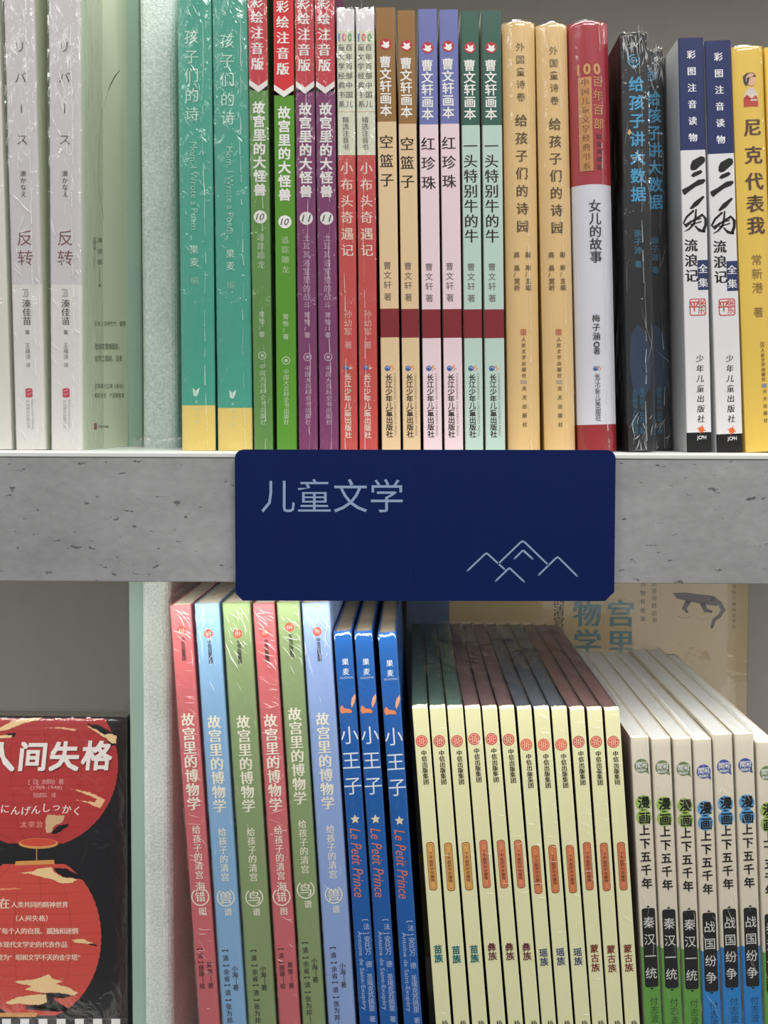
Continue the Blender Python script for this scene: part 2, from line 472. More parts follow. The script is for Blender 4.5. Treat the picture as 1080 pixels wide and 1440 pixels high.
v, f = box_data(XL, XR, YB, YB + .018, -.56, .52)
o = link('wall_back', v, f, [PANEL]); o['kind'] = 'structure'; o['label'] = 'plain grey back panel of the bookcase'
for nm, x in (('wall_left', XL - .02), ('wall_right', XR)):
    v, f = box_data(x, x + .02, .40, YB, -.56, .52); o = link(nm, v, f, [PANEL]); o['kind'] = 'structure'
v, f = box_data(-2.5, 2.5, -3, YB + .018, -1.42, -1.40)
fm, nt, p = newmat('shop_floor'); p.inputs['Base Color'].default_value = (.10, .095, .09, 1); p.inputs['Roughness'].default_value = .4
tx = nt.nodes.new('ShaderNodeTexNoise'); tx.inputs['Scale'].default_value = 8; bp = nt.nodes.new('ShaderNodeBump'); bp.inputs['Strength'].default_value = .1
nt.links.new(tx.outputs[0], bp.inputs['Height']); nt.links.new(bp.outputs[0], p.inputs['Normal'])
o = link('floor', v, f, [fm]); o['kind'] = 'structure'
v, f = box_data(XL - .02, XR + .02, .42, YB + .018, -1.40, -.56)
o = link('wall_plinth', v, f, [PANEL]); o['kind'] = 'structure'

# dividers: pale green panel with a foam sheet on its right
def foam_mat():
    m, nt, p = newmat('packing_foam'); L = nt.links.new; N = nt.nodes.new
    tc = N('ShaderNodeTexCoord'); n = N('ShaderNodeTexNoise'); n.inputs['Scale'].default_value = 700; n.inputs['Detail'].default_value = 4
    n2 = N('ShaderNodeTexNoise'); n2.inputs['Scale'].default_value = 30
    L(tc.outputs['Object'], n.inputs['Vector']); L(tc.outputs['Object'], n2.inputs['Vector'])
    cr = N('ShaderNodeValToRGB'); e = cr.color_ramp.elements
    e[0].position = .32; e[0].color = (*lin((182, 200, 191)), 1); e[1].position = .72; e[1].color = (*lin((238, 245, 240)), 1)
    ad = N('ShaderNodeMath'); ad.operation = 'MULTIPLY_ADD'; ad.inputs[1].default_value = .3; L(n2.outputs[0], ad.inputs[0])
    ml = N('ShaderNodeMath'); ml.operation = 'MULTIPLY'; ml.inputs[1].default_value = .7; L(n.outputs[0], ml.inputs[0]); L(ml.outputs[0], ad.inputs[2])
    L(ad.outputs[0], cr.inputs[0]); L(cr.outputs[0], p.inputs['Base Color'])
    b = N('ShaderNodeBump'); b.inputs['Strength'].default_value = .5; b.inputs['Distance'].default_value = .0008
    L(n.outputs[0], b.inputs['Height']); L(b.outputs[0], p.inputs['Normal'])
    p.inputs['Roughness'].default_value = .75
    return m
FOAM = foam_mat()
GREEN = mat((156, 182, 168), .35, 'panel')
def upright(name, label, cat, x0, x1, y0, y1, z0, z1, m, rr, wob=0):
    """upright slab with rounded front corners"""
    P = [(x0, y1), (x0, y0 + rr)]
    for i in range(1, 5): a = math.pi / 8 * i; P.append((x0 + rr - rr * math.cos(a), y0 + rr - rr * math.sin(a)))
    for i in range(0, 4): a = math.pi / 8 * i; P.append((x1 - rr + rr * math.sin(a), y0 + rr - rr * math.cos(a)))
    P += [(x1, y0 + rr), (x1, y1)]
    N = 40; V = []; Fc = []; n = len(P)
    for j in range(N + 1):
        z = z0 + (z1 - z0) * j / N
        for i, (x, y) in enumerate(P):
            d = wob * noise.noise(Vector((i * .3, z * 25, x0 * 50))) if 0 < i < n - 1 else 0
            V.append((x - (d if x < (x0 + x1) / 2 else 0) * 0, y + d, z))
    for j in range(N):
        for i in range(n): a = j * n + i; b_ = j * n + (i + 1) % n; Fc.append((a, b_, b_ + n, a + n))
    Fc += [tuple(reversed(range(n))), tuple(range(N * n, N * n + n))]
    o = link(name, V, Fc, [m]); tag(o, label, cat)
    return o
XD = at(178, 633, .4985).x
upright('divider_panel', 'pale green upright divider panel between white novels and teal books, upper shelf', 'divider', XD + .0003, XD + .0098, .4985, YB, ZT, .392, GREEN, .0015)
upright('foam_sheet', 'grey-green speckled foam sheet left of the teal books, upper shelf', 'foam', at(197, 330, .475).x, at(247, 330, .475).x, .475, YB - .01, ZT, .392, FOAM, .0045, .0006)
upright('divider_panel', 'pale green upright divider panel right of the black lantern book, lower shelf', 'divider', XD + .0003, XD + .0105, .4985, YB, ZF, ZU, GREEN, .0015)
upright('foam_sheet', 'whitish foam sheet left of the red, blue and green spines, lower shelf', 'foam', XD + .0107, at(240, 1000, .490).x, .490, YB - .01, ZF, ZU, FOAM, .0045, .0006)

# crumpled film around the foot of the upper divider
V = []; Fc = []; nx, ny = 16, 5
xa, xb = at(179, 630, .455).x, at(250, 630, .455).x
for j in range(ny + 1):
    for i in range(nx + 1):
        V.append((xa + (xb - xa) * i / nx, .468 - .006 * math.sin(j / ny * 3.1) * (1 + noise.noise(Vector((i, j, 3)))) , ZT + .0004 + (.0075 * j / ny) * (1 + .3 * noise.noise(Vector((i * .7, j, 9))))))
for j in range(ny):
    for i in range(nx): a = j * (nx + 1) + i; Fc.append((a, a + 1, a + nx + 2, a + nx + 1))
o = link('plastic_wrap', V, Fc, [FILM_TOP], smooth=True); tag(o, 'crumpled clear film bunched at the foot of the upper green divider', 'plastic film')

# ================================================================== UPPER ROW
W = (236, 236, 232)
def upper(name, label, group, tl, tr, ty, bl, br, bands, by=635, **k):
    return Book(name, label, group, tl, tr, ty, bl, br, by, bands, zbase=ZT, **k)

# white novels at the far left
gA = 'white shrink-wrapped novels at the left end of the upper shelf'
cream = (222, 224, 208)
b = upper('book', 'white-spined book cut by the left edge of the picture, upper shelf', gA, -48, -2, 0, -28, 17, [(None, (226, 224, 214))], height=.285, depth=.145, side=cream)
b.finish(); b.wrap()
def novel(label, tl, tr, bl, br, dy, Y=YS):
    b = upper('book', label, gA, tl, tr, 0, bl, br, [(400, (212, 207, 208)), (None, (228, 225, 220))], height=.29, depth=.145, side=(226, 232, 206), Y=Y, r=.0015)
    c = b.cv; br_ = (80, 62, 55)
    c.use('title_print').v('リバース', 58, 204, 17, br_, 'r')
    c.use('chinese_title_print').v('反转', 324 + dy, 373 + dy, 23, (125, 70, 75), 'r')
    c.use('kana_author_print').v('湊かなえ', 240, 277, 9, br_, 's'); c.use('author_print').v('[日]', 404, 420, 8, (120, 110, 110), 'r')
    c.v('湊佳苗', 421, 457, 12.5, (75, 72, 72), 's'); c.v('著', 464, 471, 7, (95, 90, 90), 'r')
    c.use('translator_print').v('王蕴洁', 482, 505, 7.5, (110, 105, 105), 'r'); c.v('译', 510, 518, 7, (110, 105, 105), 'r')
    c.use('publisher_print').rrect(-5, 546, 5, 559, 2, (200, 70, 90)); c.stroke([(-3, 550), (3, 548)], .8, (235, 190, 195), 2); c.stroke([(-3, 555), (3, 553)], .8, (235, 190, 195), 2)
    c.rot('北京联合出版公司', 562, 602, 5, (170, 165, 165), 'r', -2); c.rot('Beijing United Publishing', 562, 604, 4, (180, 175, 175), 'r', 4)
    b.finish(); b.wrap(FILM, 11); b.creases(0, 330, 34, 6, .010, .0003); b.creases(330, 633, 22, 20, .008, .00025); return b
bA = novel('white novel with brown katakana title, second spine from the left edge', 2, 50, 22, 64, 0)
bB = novel('white novel whose pale green cover faces the green divider', 66, 114, 71, 116, 0)
# print on the cover side of that book
nrm = bB.M.to_3x3() @ Vector((1, 0, 0)); pp = bB.M @ Vector((bB.w / 2, .05, .1))
def side_fn(px, py, lay):
    q = bB.Mi @ at_plane(px, py, pp, nrm); return (bB.w / 2 + .00006 + .00003 * lay, q.y, q.z)
c = Canvas(side_fn); dk = (122, 126, 106)
c.use('cover_print')
c.h('无冰上玉树竹竹·霜雪', 131, 178, 455, 7.5, dk, 'r', xs=.6); c.h('恰如在雪崩面前，', 131, 173, 487, 9.5, (112, 116, 98), 'r', xs=.52)
c.h('在死亡面前，没有', 131, 174, 504, 9.5, (112, 116, 98), 'r', xs=.52)
c.h('豆瓣高分口碑《绝叫》', 131, 177, 543, 7.5, dk, 'r', xs=.52); c.h('藤原龙也·户田惠梨香', 131, 176, 556, 7.5, dk, 'r', xs=.52)
c.v('凑佳苗', 334, 372, 8, (120, 122, 105), 'r', 140); c.stroke([(140, 376), (140, 396)], .6, dk); c.v('著', 399, 405, 5, dk, 'r', 140)
c.v('王蕴洁译', 333, 352, 5, (130, 130, 112), 'r', 133); c.stroke([(133, 356), (133, 376)], .5, dk)
c.rrect(132, 595, 136, 604, 1, (190, 85, 90)); c.h('北京联合出版', 137, 153, 600, 4, (150, 150, 130))
c.stroke([(152, 127), (156, 118), (161, 108), (168, 99)], [.6, 1.4, 1.6, .8], (110, 108, 84))
c.stroke([(152, 128), (143, 158), (139, 200), (138, 260), (146, 310)], .35, (165, 168, 140))
c.build(bB.root)

# teal poetry books
teal, yel = (70, 168, 143), (238, 210, 118)
gT = 'teal and yellow poetry books right of the foam sheet'
def tealbook(label, tl, tr, bl, br, dy, uo=0, seam=12):
    b = upper('book', label, gT, tl, tr, 0, bl, br, [(570 + dy * .6, teal), (None, yel)], height=.265, bulge=.0012, depth=.14, side=(62, 150, 128))
    c = b.cv; wh = (206, 236, 222)
    ys = [52, 80, 106, 134, 160]
    for ch, y in zip('孩子们的诗', ys): c.v(ch, y - 10 + dy, y + 10 + dy, 21, wh, 'r', -4)
    c.use('subtitle_print').rot('Mom, I Wrote a Poem', 200 + dy, 323 + dy, 11, (160, 212, 192), 'r', -3)
    c.use('author_print').v('果麦', 345 + dy, 374 + dy, 13, wh, 'r', -3); c.v('编', 389 + dy, 401 + dy, 12, (150, 205, 185), 'r', -3)
    c.use('publisher_print'); y = 545 + dy * .5
    c.poly([(-7, y), (-3, y + 4), (-2, y + 13), (-6, y + 11)], wh); c.poly([(-2, y + 4), (3, y), (1, y + 8), (-2, y + 13)], (225, 240, 230))
    c.v('果麦文化', y + 18, y + 50, 4.5, (190, 222, 205), 'r', -2)
    b.finish(); b.wrap(FILM, seam); b.creases(0, 420, 40, 35, .004, .00018)
tealbook('teal poetry book with white title beside the foam sheet', 249, 296, 254, 304, 0)
tealbook('teal poetry book beside the tall light green spine', 298, 347, 305, 356, 6, seam=14)

# tall series with red tops
gM = 'tall red-topped picture-story volumes'
def tall(label, tl, tr, bl, br, body, num, sub, dy, sdy=0, film=True, ve=438, depth=.15):
    red = (214, 52, 55) if not film else (204, 58, 70)
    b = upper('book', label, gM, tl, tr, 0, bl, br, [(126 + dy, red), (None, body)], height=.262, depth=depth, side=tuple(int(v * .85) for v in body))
    c = b.cv; hw = (tr - tl) / 2 - .6; wh = (240, 238, 232)
    y = 112 + dy
    c.use('band_print').poly([(-hw, y + 9), (0, y + 19), (hw, y + 9), (hw, y + 15.2), (-hw, y + 15.2)], body, 1)
    c.poly([(-hw, y + 15), (hw, y + 15), (hw, y + 9), (0, y + 19), (-hw, y + 9)], body, 1)
    c.poly([(-hw, y), (0, y + 9), (hw, y), (hw, y + 8), (0, y + 18), (-hw, y + 8)], wh, 2)
    c.use('series_print').v('彩绘注音版', -6 + dy, 98 + dy, 18, wh, 'S', -1)
    c.use('title_print').v('故宫里的大怪兽', 143 + dy, 275 + dy + sdy, 18, wh, 'k', 0)
    c.use('number_disc').disc(0, 305 + dy, 9.2, wh, 1); c.word(num, 0, 305 + dy, 10.5, 9.5, (70, 75, 60), 'i', 3)
    lt = tuple(int(v + (235 - v) * .62) for v in body)
    c.use('subtitle_print').v(sub, 328 + dy * .6, ve, 11, lt, 'r')
    c.use('author_print').v('常怡/著', 438 + dy * .5, 474 + dy * .5, 8.5, lt, 'b')
    c.use('publisher_print').ring(0, 500 + dy, 5.2, 1.3, lt); c.disc(0, 500 + dy, 2.4, lt)
    c.v('中国大百科全书出版社', 512 + dy, 597, 8, lt, 'c')
    b.finish()
    if film: b.wrap(FILM, 2.5)
tall('red-topped green volume numbered 10, wrapped in shiny film', 347.5, 376, 357, 384.5, (98, 148, 70), '10', '追踪蹦龙', 0, ve=377)
tall('red-topped bright green volume numbered 10 without film', 383, 413.5, 388.5, 418, (92, 152, 48), '10', '追踪蹦龙', 7, film=False, ve=384)
tall('red-topped purple volume numbered 11, left one of the purple pair', 414, 441.5, 419.5, 448, (130, 55, 108), '11', '土耳其浴室里的战斗', 2, ve=434)
tall('red-topped purple volume numbered 11, right one of the purple pair', 442, 470.5, 449, 477, (130, 55, 108), '11', '土耳其浴室里的战斗', 2, ve=434)

# red paperbacks with a cream head
def swirl(c, u, y, s=1.0):
    c.use('publisher_print')
    c.disc(u - 3 * s, y, 4 * s, (60, 95, 165), 1); c.ring(u - 3 * s, y, 2.2 * s, .8 * s, (190, 215, 240), 2, 12, 180, 380)
    c.poly([(u + 1 * s, y - 3 * s), (u + 5 * s, y - 5 * s), (u + 4 * s, y - 1 * s), (u + 8 * s, y), (u + 4 * s, y + 3 * s), (u + 1 * s, y + 3 * s)], (235, 150, 90), 1)
    c.disc(u + 3 * s, y + 1 * s, 1.6 * s, (200, 215, 235), 2, n=8)
gR = 'red paperbacks with a cream head and coloured 100'
for i, (tl, tr, bl, br, lab) in enumerate(((472.7, 498.6, 478, 503.8, 'red paperback with cream head beside the purple volumes'), (499.6, 526.8, 505, 532, 'red paperback with cream head beside the first tan spine'))):
    b = upper('book', lab, gR, tl, tr, 13, bl, br, [(44, (236, 228, 232)), (218, (226, 228, 204)), (None, (208, 78, 74))], depth=.14)
    c = b.cv; dk = (98, 92, 84)
    c.use('series_print')
    for t, u, col in (('1', -6, (90, 130, 200)), ('0', 1, (225, 110, 90)), ('0', 9, (120, 175, 110))): c.word(t, u, 52, 12, 15, col, 'k')
    c.v('百年百部中国儿', 62, 151, 10, dk, 's', 4.5); c.v('童文学经典书系', 62, 151, 10, dk, 's', -6)
    c.stroke([(-12, 157), (12, 157)], .7, (225, 150, 100), cap=False); c.v('精选注音书', 164, 211, 9.5, dk, 's', -1)
    c.use('title_print').v('小布头奇遇记', 228, 360, 18, (243, 222, 204), 's', 0)
    c.use('author_print').v('孙幼军', 436, 472, 12, (232, 190, 175), 'r'); c.v('著', 480, 491, 11, (232, 190, 175), 'r')
    swirl(c, 0, 517, .9); c.v('长江少年儿童出版社', 525, 616, 10, (240, 220, 205), 'b', -1)
    b.finish(); b.wrap(FILM, -4)

# six two-tone picture books
gC = 'two-tone picture book spines with a maroon band above the sign'
tan_, tanb = (152, 112, 62), (230, 200, 158)
vio, viob = (114, 120, 178), (238, 214, 220)
gre, greb = (58, 98, 85), (192, 216, 204)
specs = [(527.4, 556, 11, 536.5, 564, tan_, tanb, '空篮子', (190, 262), 171, 0, 'tan spine with brown head, left one of the tan pair', -2),
         (557.2, 584.5, 15, 566.5, 592, tan_, tanb, '空篮子', (193, 264), 174, 2, 'tan spine with brown head, right one of the tan pair', -2),
         (587.3, 615, 13, 595, 622.7, vio, viob, '红珍珠', (193, 266), 175, 5, 'pink spine with violet head, left one of the pink pair', -2.5),
         (616.3, 645, 14, 625, 652, vio, viob, '红珍珠', (192, 264), 174, 3, 'pink spine with violet head, right one of the pink pair', -3),
         (646.8, 674, 16, 654, 680.5, gre, greb, '一头特别牛的牛', (196, 341), 176, 5, 'mint spine with dark green head, left one of the mint pair', -2),
         (676, 705, 15, 682.5, 711.6, gre, greb, '一头特别牛的牛', (196, 341), 176, 5, 'mint spine with dark green head, right one of the mint pair', -2.5)]
for tl, tr, ty, bl, br, hd, bd, title, (t0, t1), he, dy, lab, u in specs:
    b = upper('book', lab, gC, tl, tr, ty, bl, br, [(he, hd), (434 + dy * .2, bd), (474.5 + dy * .2, (136, 44, 52)), (None, bd)], depth=.15, side=(225, 222, 214), rough=.35)
    c = b.cv; uu = u + 1
    c.use('emblem_print').disc(uu + 1, 62 + dy, 8, (190, 45, 55), 1)
    c.poly([(uu - 3, 57 + dy), (uu + 1, 60 + dy), (uu + 6, 58 + dy), (uu + 5, 63 + dy), (uu + 7, 64 + dy), (uu + 3, 68 + dy), (uu - 1, 67 + dy), (uu - 6, 64 + dy), (uu - 2, 63 + dy)], (245, 240, 238), 2)
    c.use('series_print').v('曹文轩画本', 79 + dy, 163 + dy, 17, (240, 238, 232), 'b', uu)
    ttl = c.use('title_print'); c.v(title, t0, t1, 20, (42, 34, 32), 's', uu)
    c.use('author_print').v('曹文轩', 368 + dy * .4, 406 + dy * .4, 11.5, (105, 90, 80), 'r', uu - 1); c.v('著', 412 + dy * .4, 424 + dy * .4, 11.5, (105, 90, 80), 'r', uu - 1)
    swirl(c, uu, 518, .95); c.v('长江少年儿童出版社', 526, 615, 10, (50, 42, 40), 'b', uu - 1)
    c.rot("CHANGJIANG CHILDREN'S PRESS", 525, 613, 4, (150, 140, 130), 'r', uu + 7)
    b.finish()

# yellow poetry gardens, rounded backs
gY = 'ochre-yellow poetry spines right of the mint pair'
yw = (236, 200, 138)
for tl, tr, ty, bl, br, dy, lab in ((706.5, 753.5, 27, 715.5, 761.5, 0, 'ochre-yellow poetry book, left one of the pair beside the mint spine'), (754.5, 798.5, 30, 766, 812, 5, 'ochre-yellow poetry book, right one of the pair beside the red and white spine')):
    b = upper('book', lab, gY, tl, tr, ty + 3, bl, br, [(None, yw)], depth=.14, bulge=.0035, rough=.4)
    c = b.cv; dk = (92, 72, 50)
    c.use('series_print').v('外国童诗卷', 60 + dy, 142 + dy, 13, (112, 92, 66), 'r', 1)
    c.use('title_print').v('给孩子们的诗园', 161 + dy, 326 + dy * .4, 18, dk, 's', 1)
    c.use('author_print').v('高 昌/赏析', 354, 408, 8.5, (128, 104, 72), 'b', -8); c.v('屠 岸/主编', 354, 408, 8.5, (128, 104, 72), 'b', 8)
    c.use('publisher_print').rrect(-4, 463, 4, 471, 1, (200, 105, 80)); c.stroke([(-2, 465), (-2, 469)], .7, yw, 2); c.stroke([(2, 465), (2, 469)], .7, yw, 2)
    c.v('人民文学出版社', 474, 531, 6.5, dk, 'c', 0)
    for k in range(3): c.stroke([(-5, 535 + 2 * k), (4, 535.5 + 2 * k)], .7, (150, 150, 170), cap=False)
    c.v('天天出版社', 543, 600, 7, dk, 'c', 0)
    b.finish(); b.wrap(FILM_CALM, 9); b.creases(35, 160, 20, 25, .006, .00014)

# red and white
b = upper('book', 'round-backed spine, red above and below, white in the middle', None, 800.6, 857, 30, 814, 870.6, [(259, (176, 54, 64)), (597, (226, 226, 234)), (None, (160, 40, 48))], depth=.15, bulge=.0045, rough=.35)
c = b.cv; gd = (222, 168, 104)
c.use('series_print').word('1', -12, 96, 17, 21, gd, 'k'); c.word('0', 0, 96, 20, 21, gd, 'k'); c.word('0', 14, 96, 20, 21, gd, 'k')
c.rect(-17, 108, 1, 240, (206, 150, 88), 1, 6); c.v('中国儿童文学经典书系', 110, 238, 11, (130, 70, 48), 's', -8); c.v('百年百部', 107, 181, 16, gd, 'r', 10)
c.v('精装典藏版', 188, 238, 8, (88, 38, 48), 's', 10)
c.use('title_print').v('女儿的故事', 281, 369, 18, (52, 50, 52), 's', 2)
c.use('author_print').v('梅子涵', 442, 478, 11.5, (70, 68, 70), 's', 0); c.ring(0, 484.5, 3.4, 2, (90, 88, 90)); c.v('著', 489, 500, 10, (70, 68, 70), 's', 0)
swirl(c, 0, 518, .8); c.v('长江少年儿童出版社', 525, 592, 8.5, (50, 48, 50), 'r', 0)
b.finish(); b.wrap(FILM_CALM, 14)

# black pair
gB = 'black film-wrapped books with blue titles'
bk = (35, 37, 40)
for k_, (tl, tr, ty, bl, br, Y, dy, lab) in enumerate(((872, 911, 47, 883, 922, YS, 0, 'black book with bright blue title in crumpled film, standing forward'), (896.5, 933.5, 70, 908, 946, .4505, 20, 'black book with blue title half hidden behind its black neighbour'))):
    b = upper('book', lab, gB, tl, tr, ty, bl, br, [(None, bk)], Y=Y, depth=.15, rough=.45, side=(32, 34, 36), by=636)
    c = b.cv; bl_ = (72, 160, 205)
    c.use('emblem_print').ring(-1, 85 + dy, 8, 1.8, bl_, n=20, a0=-30, a1=280); c.ring(-1, 85 + dy, 4, 1.4, bl_, n=14, a0=120, a1=420); c.disc(-1, 85 + dy, 1.5, bl_, n=8)
    c.use('title_print').v('给孩子讲大数据', 108 + dy, 283 + dy * .55, 22, bl_, 'b', 2)
    c.poly([(-9, 181 + dy), (-6, 186 + dy), (-9, 190 + dy), (-12, 187 + dy)], (230, 180, 120), 3)
    c.use('author_print').v('涂子沛', 323 + dy * .5, 357 + dy * .5, 11, (52, 112, 140), 'b', 0); c.v('著', 367 + dy * .4, 378 + dy * .4, 10, (52, 112, 140), 'b', 0)
    c.use('nebula_print').poly([(-12, 470), (-2, 456), (10, 468), (15, 500), (14, 545), (4, 560), (-10, 552), (-15, 510)], (44, 60, 82), 1)
    c.use('publisher_print').v('人民教育大数据丛书', 545, 612, 8, (50, 92, 116), 'b', -8); c.v('重点图书出版工程', 545, 610, 8, (50, 92, 116), 'b', 2)
    b.finish(); b.wrap(FILM_DARK, 7, .0009); b.creases(49 + dy, 90 + dy, 22, 8, .009, .0004); b.creases(120, 560, 7, 2, .03, .0001); b.creases(575, 633, 14, -20, .009, .0003)

# navy and white
gS = 'white spines with a navy head at the right of the upper shelf'
navy, wt = (50, 59, 104), (232, 230, 232)
def z_(x, y): return (850 + x / 4.365, y / 4.365)
for tl, tr, ty, bl, br, cx0, dy, dx, he, lab in ((953, 990, 54, 966, 1002, 973, 0, 0, 211, 'white spine with navy head and black brush title, beside the gap'), (991.3, 1028.3, 58, 1007, 1047, 1011.5, 3, 38.5, 216, 'white spine with navy head and black brush title, beside the yellow book')):
    b = upper('book', lab, gS, tl, tr, ty, bl, br, [(he, navy), (608 + dy * .7, wt), (None, (30, 29, 30))], depth=.15, side=(214, 214, 216), rough=.3, by=638)
    c = b.cv; ink = (28, 26, 28)
    c.use('series_print').v('彩图注音读物', 71 + dy, 199 + dy, 12.5, (240, 240, 244), 'S', 0)
    c.use('title_print')
    def q(x, y):
        X, Y_ = z_(x, y); f = (Y_ - 54) / 584.0
        return (X - (971.5 + 12.5 * f), Y_ + dy * .9)
    for pl in ([(528, 1012), (540, 985), (590, 960), (612, 966), (618, 985), (612, 1000), (562, 1042), (538, 1047), (527, 1036)],
               [(530, 1078), (545, 1060), (590, 1044), (602, 1058), (588, 1070), (545, 1088)],
               [(476, 1162), (520, 1140), (575, 1104), (612, 1100), (620, 1112), (604, 1130), (560, 1146), (512, 1180), (494, 1196), (482, 1184)],
               [(522, 1280), (550, 1240), (604, 1203), (614, 1212), (574, 1260), (536, 1284)]):
        c.poly([q(*p_) for p_ in pl], ink, 2)
    c.stroke([q(545, 1295), q(505, 1330), q(480, 1368), q(498, 1385), q(545, 1352), q(600, 1320), q(621, 1345), q(620, 1385), q(606, 1418), q(596, 1420), q(560, 1395)], [3, 3.2, 4, 3, 2.2, 3.6, 4, 4, 4.4, 3, 1.4], ink, 2)
    c.stroke([q(562, 1288), q(558, 1340), q(548, 1375), q(520, 1405), q(494, 1418)], [2.2, 3.2, 3.2, 2.4, 1], ink, 3)
    c.stroke([q(525, 1358), q(590, 1342)], [1.5, 1.8], ink, 3); c.stroke([q(530, 1378), q(592, 1362)], [1.5, 1.8], ink, 3)
    c.stroke([q(558, 1388), q(580, 1415), q(612, 1422)], [2, 3, 3.6], ink, 3)
    c.v('流浪记', 336 + dy * .6, 396 + dy * .6, 19, (32, 30, 32), 'S', -6)
    c.use('volume_box').rect(2.5, 366 + dy * .5, 17.8, 408 + dy * .5, navy, 1); c.v('全集', 372 + dy * .5, 404 + dy * .5, 13.5, wt, 'S', 10)
    c.use('seal_print').rrect(-10, 420, 13, 444, 3, (204, 76, 66), 1); c.rrect(-8.6, 421.5, 11.5, 442.5, 2, wt, 2)
    c.v('张', 422, 432, 11, (204, 76, 66), 'b', 6.5, 3); c.v('乐', 432, 442, 10, (204, 76, 66), 'b', 6.5, 3); c.v('平', 423, 441, 16, (204, 76, 66), 'b', -3.2, 3)
    c.use('publisher_print').v('少年儿童出版社', 499, 594, 11, ink, 'c', 3)
    pts = []
    for k in range(16): a = k * math.pi / 8; r_ = 7 if k % 4 == 0 else (5.2 if k % 2 == 0 else 3.4); pts.append((3 + r_ * math.cos(a + .3), 604 + dy * .5 + r_ * math.sin(a + .3)))
    c.poly(pts, (232, 110, 50), 2); c.word('JCPH', 3, 616 + dy * .5, 13, 6.5, (235, 235, 235), 'k')
    b.finish()

# yellow at right edge
gN = 'golden yellow books at the right end of the upper shelf'
yy = (246, 208, 92)
b = upper('book', 'golden yellow book with a small portrait of a red-shirted person', gN, 1028.8, 1073, 66, 1049, 1094, [(None, yy)], depth=.14, bulge=.0012, rough=.35, by=639)
c = b.cv; br_ = (98, 66, 48)
c.use('portrait_print').disc(3, 112, 7.5, (238, 190, 160), 1, 9); c.poly([(-7, 116), (-8, 107), (-3, 103), (5, 102), (9, 105), (10, 109), (5, 108), (1, 110), (-1, 117), (-4, 121)], (58, 48, 44), 2)
c.poly([(-7, 132), (0, 123), (6, 124), (11, 132), (11, 142), (-8, 142)], (236, 226, 214), 2); c.poly([(-8, 138), (-4, 133), (3, 139), (9, 134), (12, 140), (12, 150), (-8, 150)], (206, 70, 58), 3)
c.use('title_print')
for ch, y0, y1, st in (('尼', 163, 195, 'S'), ('克', 201, 235, 'S'), ('代', 242, 268, 'S'), ('表', 274, 299, 'S'), ('我', 303, 331, 'S')): c.v(ch, (y0 + y1) / 2 - 12, (y0 + y1) / 2 + 12, 26, br_ if st else br_, st, 3)
c.use('author_print').v('常新港', 358, 412, 16, (150, 118, 66), 'r', 2); c.v('著', 432, 447, 15, (150, 118, 66), 'r', 2)
c.use('publisher_print').rrect(3, 481, 9, 488, 1, (190, 150, 80)); c.v('人民文学出版社', 490, 536, 6, br_, 'c', 6); c.rect(3, 540, 10, 545, (130, 150, 170)); c.v('天天出版社', 548, 594, 6, br_, 'c', 7)
b.finish(); b.wrap(FILM_CALM)
b = upper('book', 'golden yellow book cut by the right edge of the picture', gN, 1074.5, 1120, 67, 1096, 1140, [(None, yy)], depth=.14, rough=.35, by=639)
b.finish()

# ================================================================== LOWER ROW
def lower(name, label, group, tl, tr, ty, bl, br, bands, **k):
    return Book(name, label, group, tl, tr, ty, bl, br, 1440, bands, zbase=ZF, **k)

# black lantern-cover book, facing front
Yl = .4978
b = Book('book', 'black book facing front with two red paper lanterns on its cover', None, -170, 179.5, 1009, -170, 185.5, 1440, [(None, (38, 38, 42))], Y=Yl, depth=.014, zbase=ZF, r=.0003, rough=.25, pages=(120, 116, 108))
P0 = Vector((0, Yl, 0)); N0 = Vector((0, 1, 0))
def lf(px, py, lay):
    q = b.Mi @ at(px, py, Yl); return (min(q.x, b.w / 2 - .0002), -0.00002 - .00003 * lay, min(q.z, b.H - .0002))
c = Canvas(lf); red1, red2, crm, blk, gold = (186, 64, 64), (212, 84, 74), (246, 214, 160), (38, 38, 42), (222, 160, 92)
def lantern(cx, cy, rx, ry, y0, y1, col, n=44):
    pts = []
    for k in range(n + 1):
        y = y0 + (y1 - y0) * k / n; pts.append((cx + rx * math.sqrt(max(0, 1 - ((y - cy) / ry) ** 2)) + (.8 if k % 2 else 0), y))
    for k in range(n, -1, -1):
        y = y0 + (y1 - y0) * k / n; pts.append((cx - rx * math.sqrt(max(0, 1 - ((y - cy) / ry) ** 2)), y))
    c.poly(pts, col, 1)
    for k in range(2, n, 3):        # rib lines of the paper lantern
        y = y0 + (y1 - y0) * k / n; hx = rx * math.sqrt(max(0, 1 - ((y - cy) / ry) ** 2)) * .97
        c.stroke([(cx - hx, y), (cx - hx * .5, y + 2.6), (cx, y + 3.4), (cx + hx * .5, y + 2.6), (cx + hx, y)], .45, tuple(int(v * .86) for v in col), 2, cap=False)
    for f in (-.75, -.3, .12, .56):
        c.stroke([(cx + rx * f * math.sqrt(max(0, 1 - ((y0 + (y1 - y0) * k / 10 - cy) / ry) ** 2)), y0 + (y1 - y0) * k / 10) for k in range(11)], .6, tuple(int(v * .84) for v in col), 2, cap=False)
c.use('lantern_print')
lantern(50, 1075, 115.5, 118, 1010, 1186, red1)
lantern(48, 1318, 94, 116, 1215, 1428, red2)
c.disc(54, 1186, 28, gold, 3, 7.5); c.disc(54, 1184.5, 25, (214, 82, 66), 4, 5.5)
c.rect(51, 1193, 52.2, 1210, gold, 3); c.poly([(22, 1211), (76, 1209), (77, 1215), (21, 1217)], gold, 3)
c.poly([(-20, 1424), (54, 1424), (50, 1430), (-20, 1430)], gold, 3)
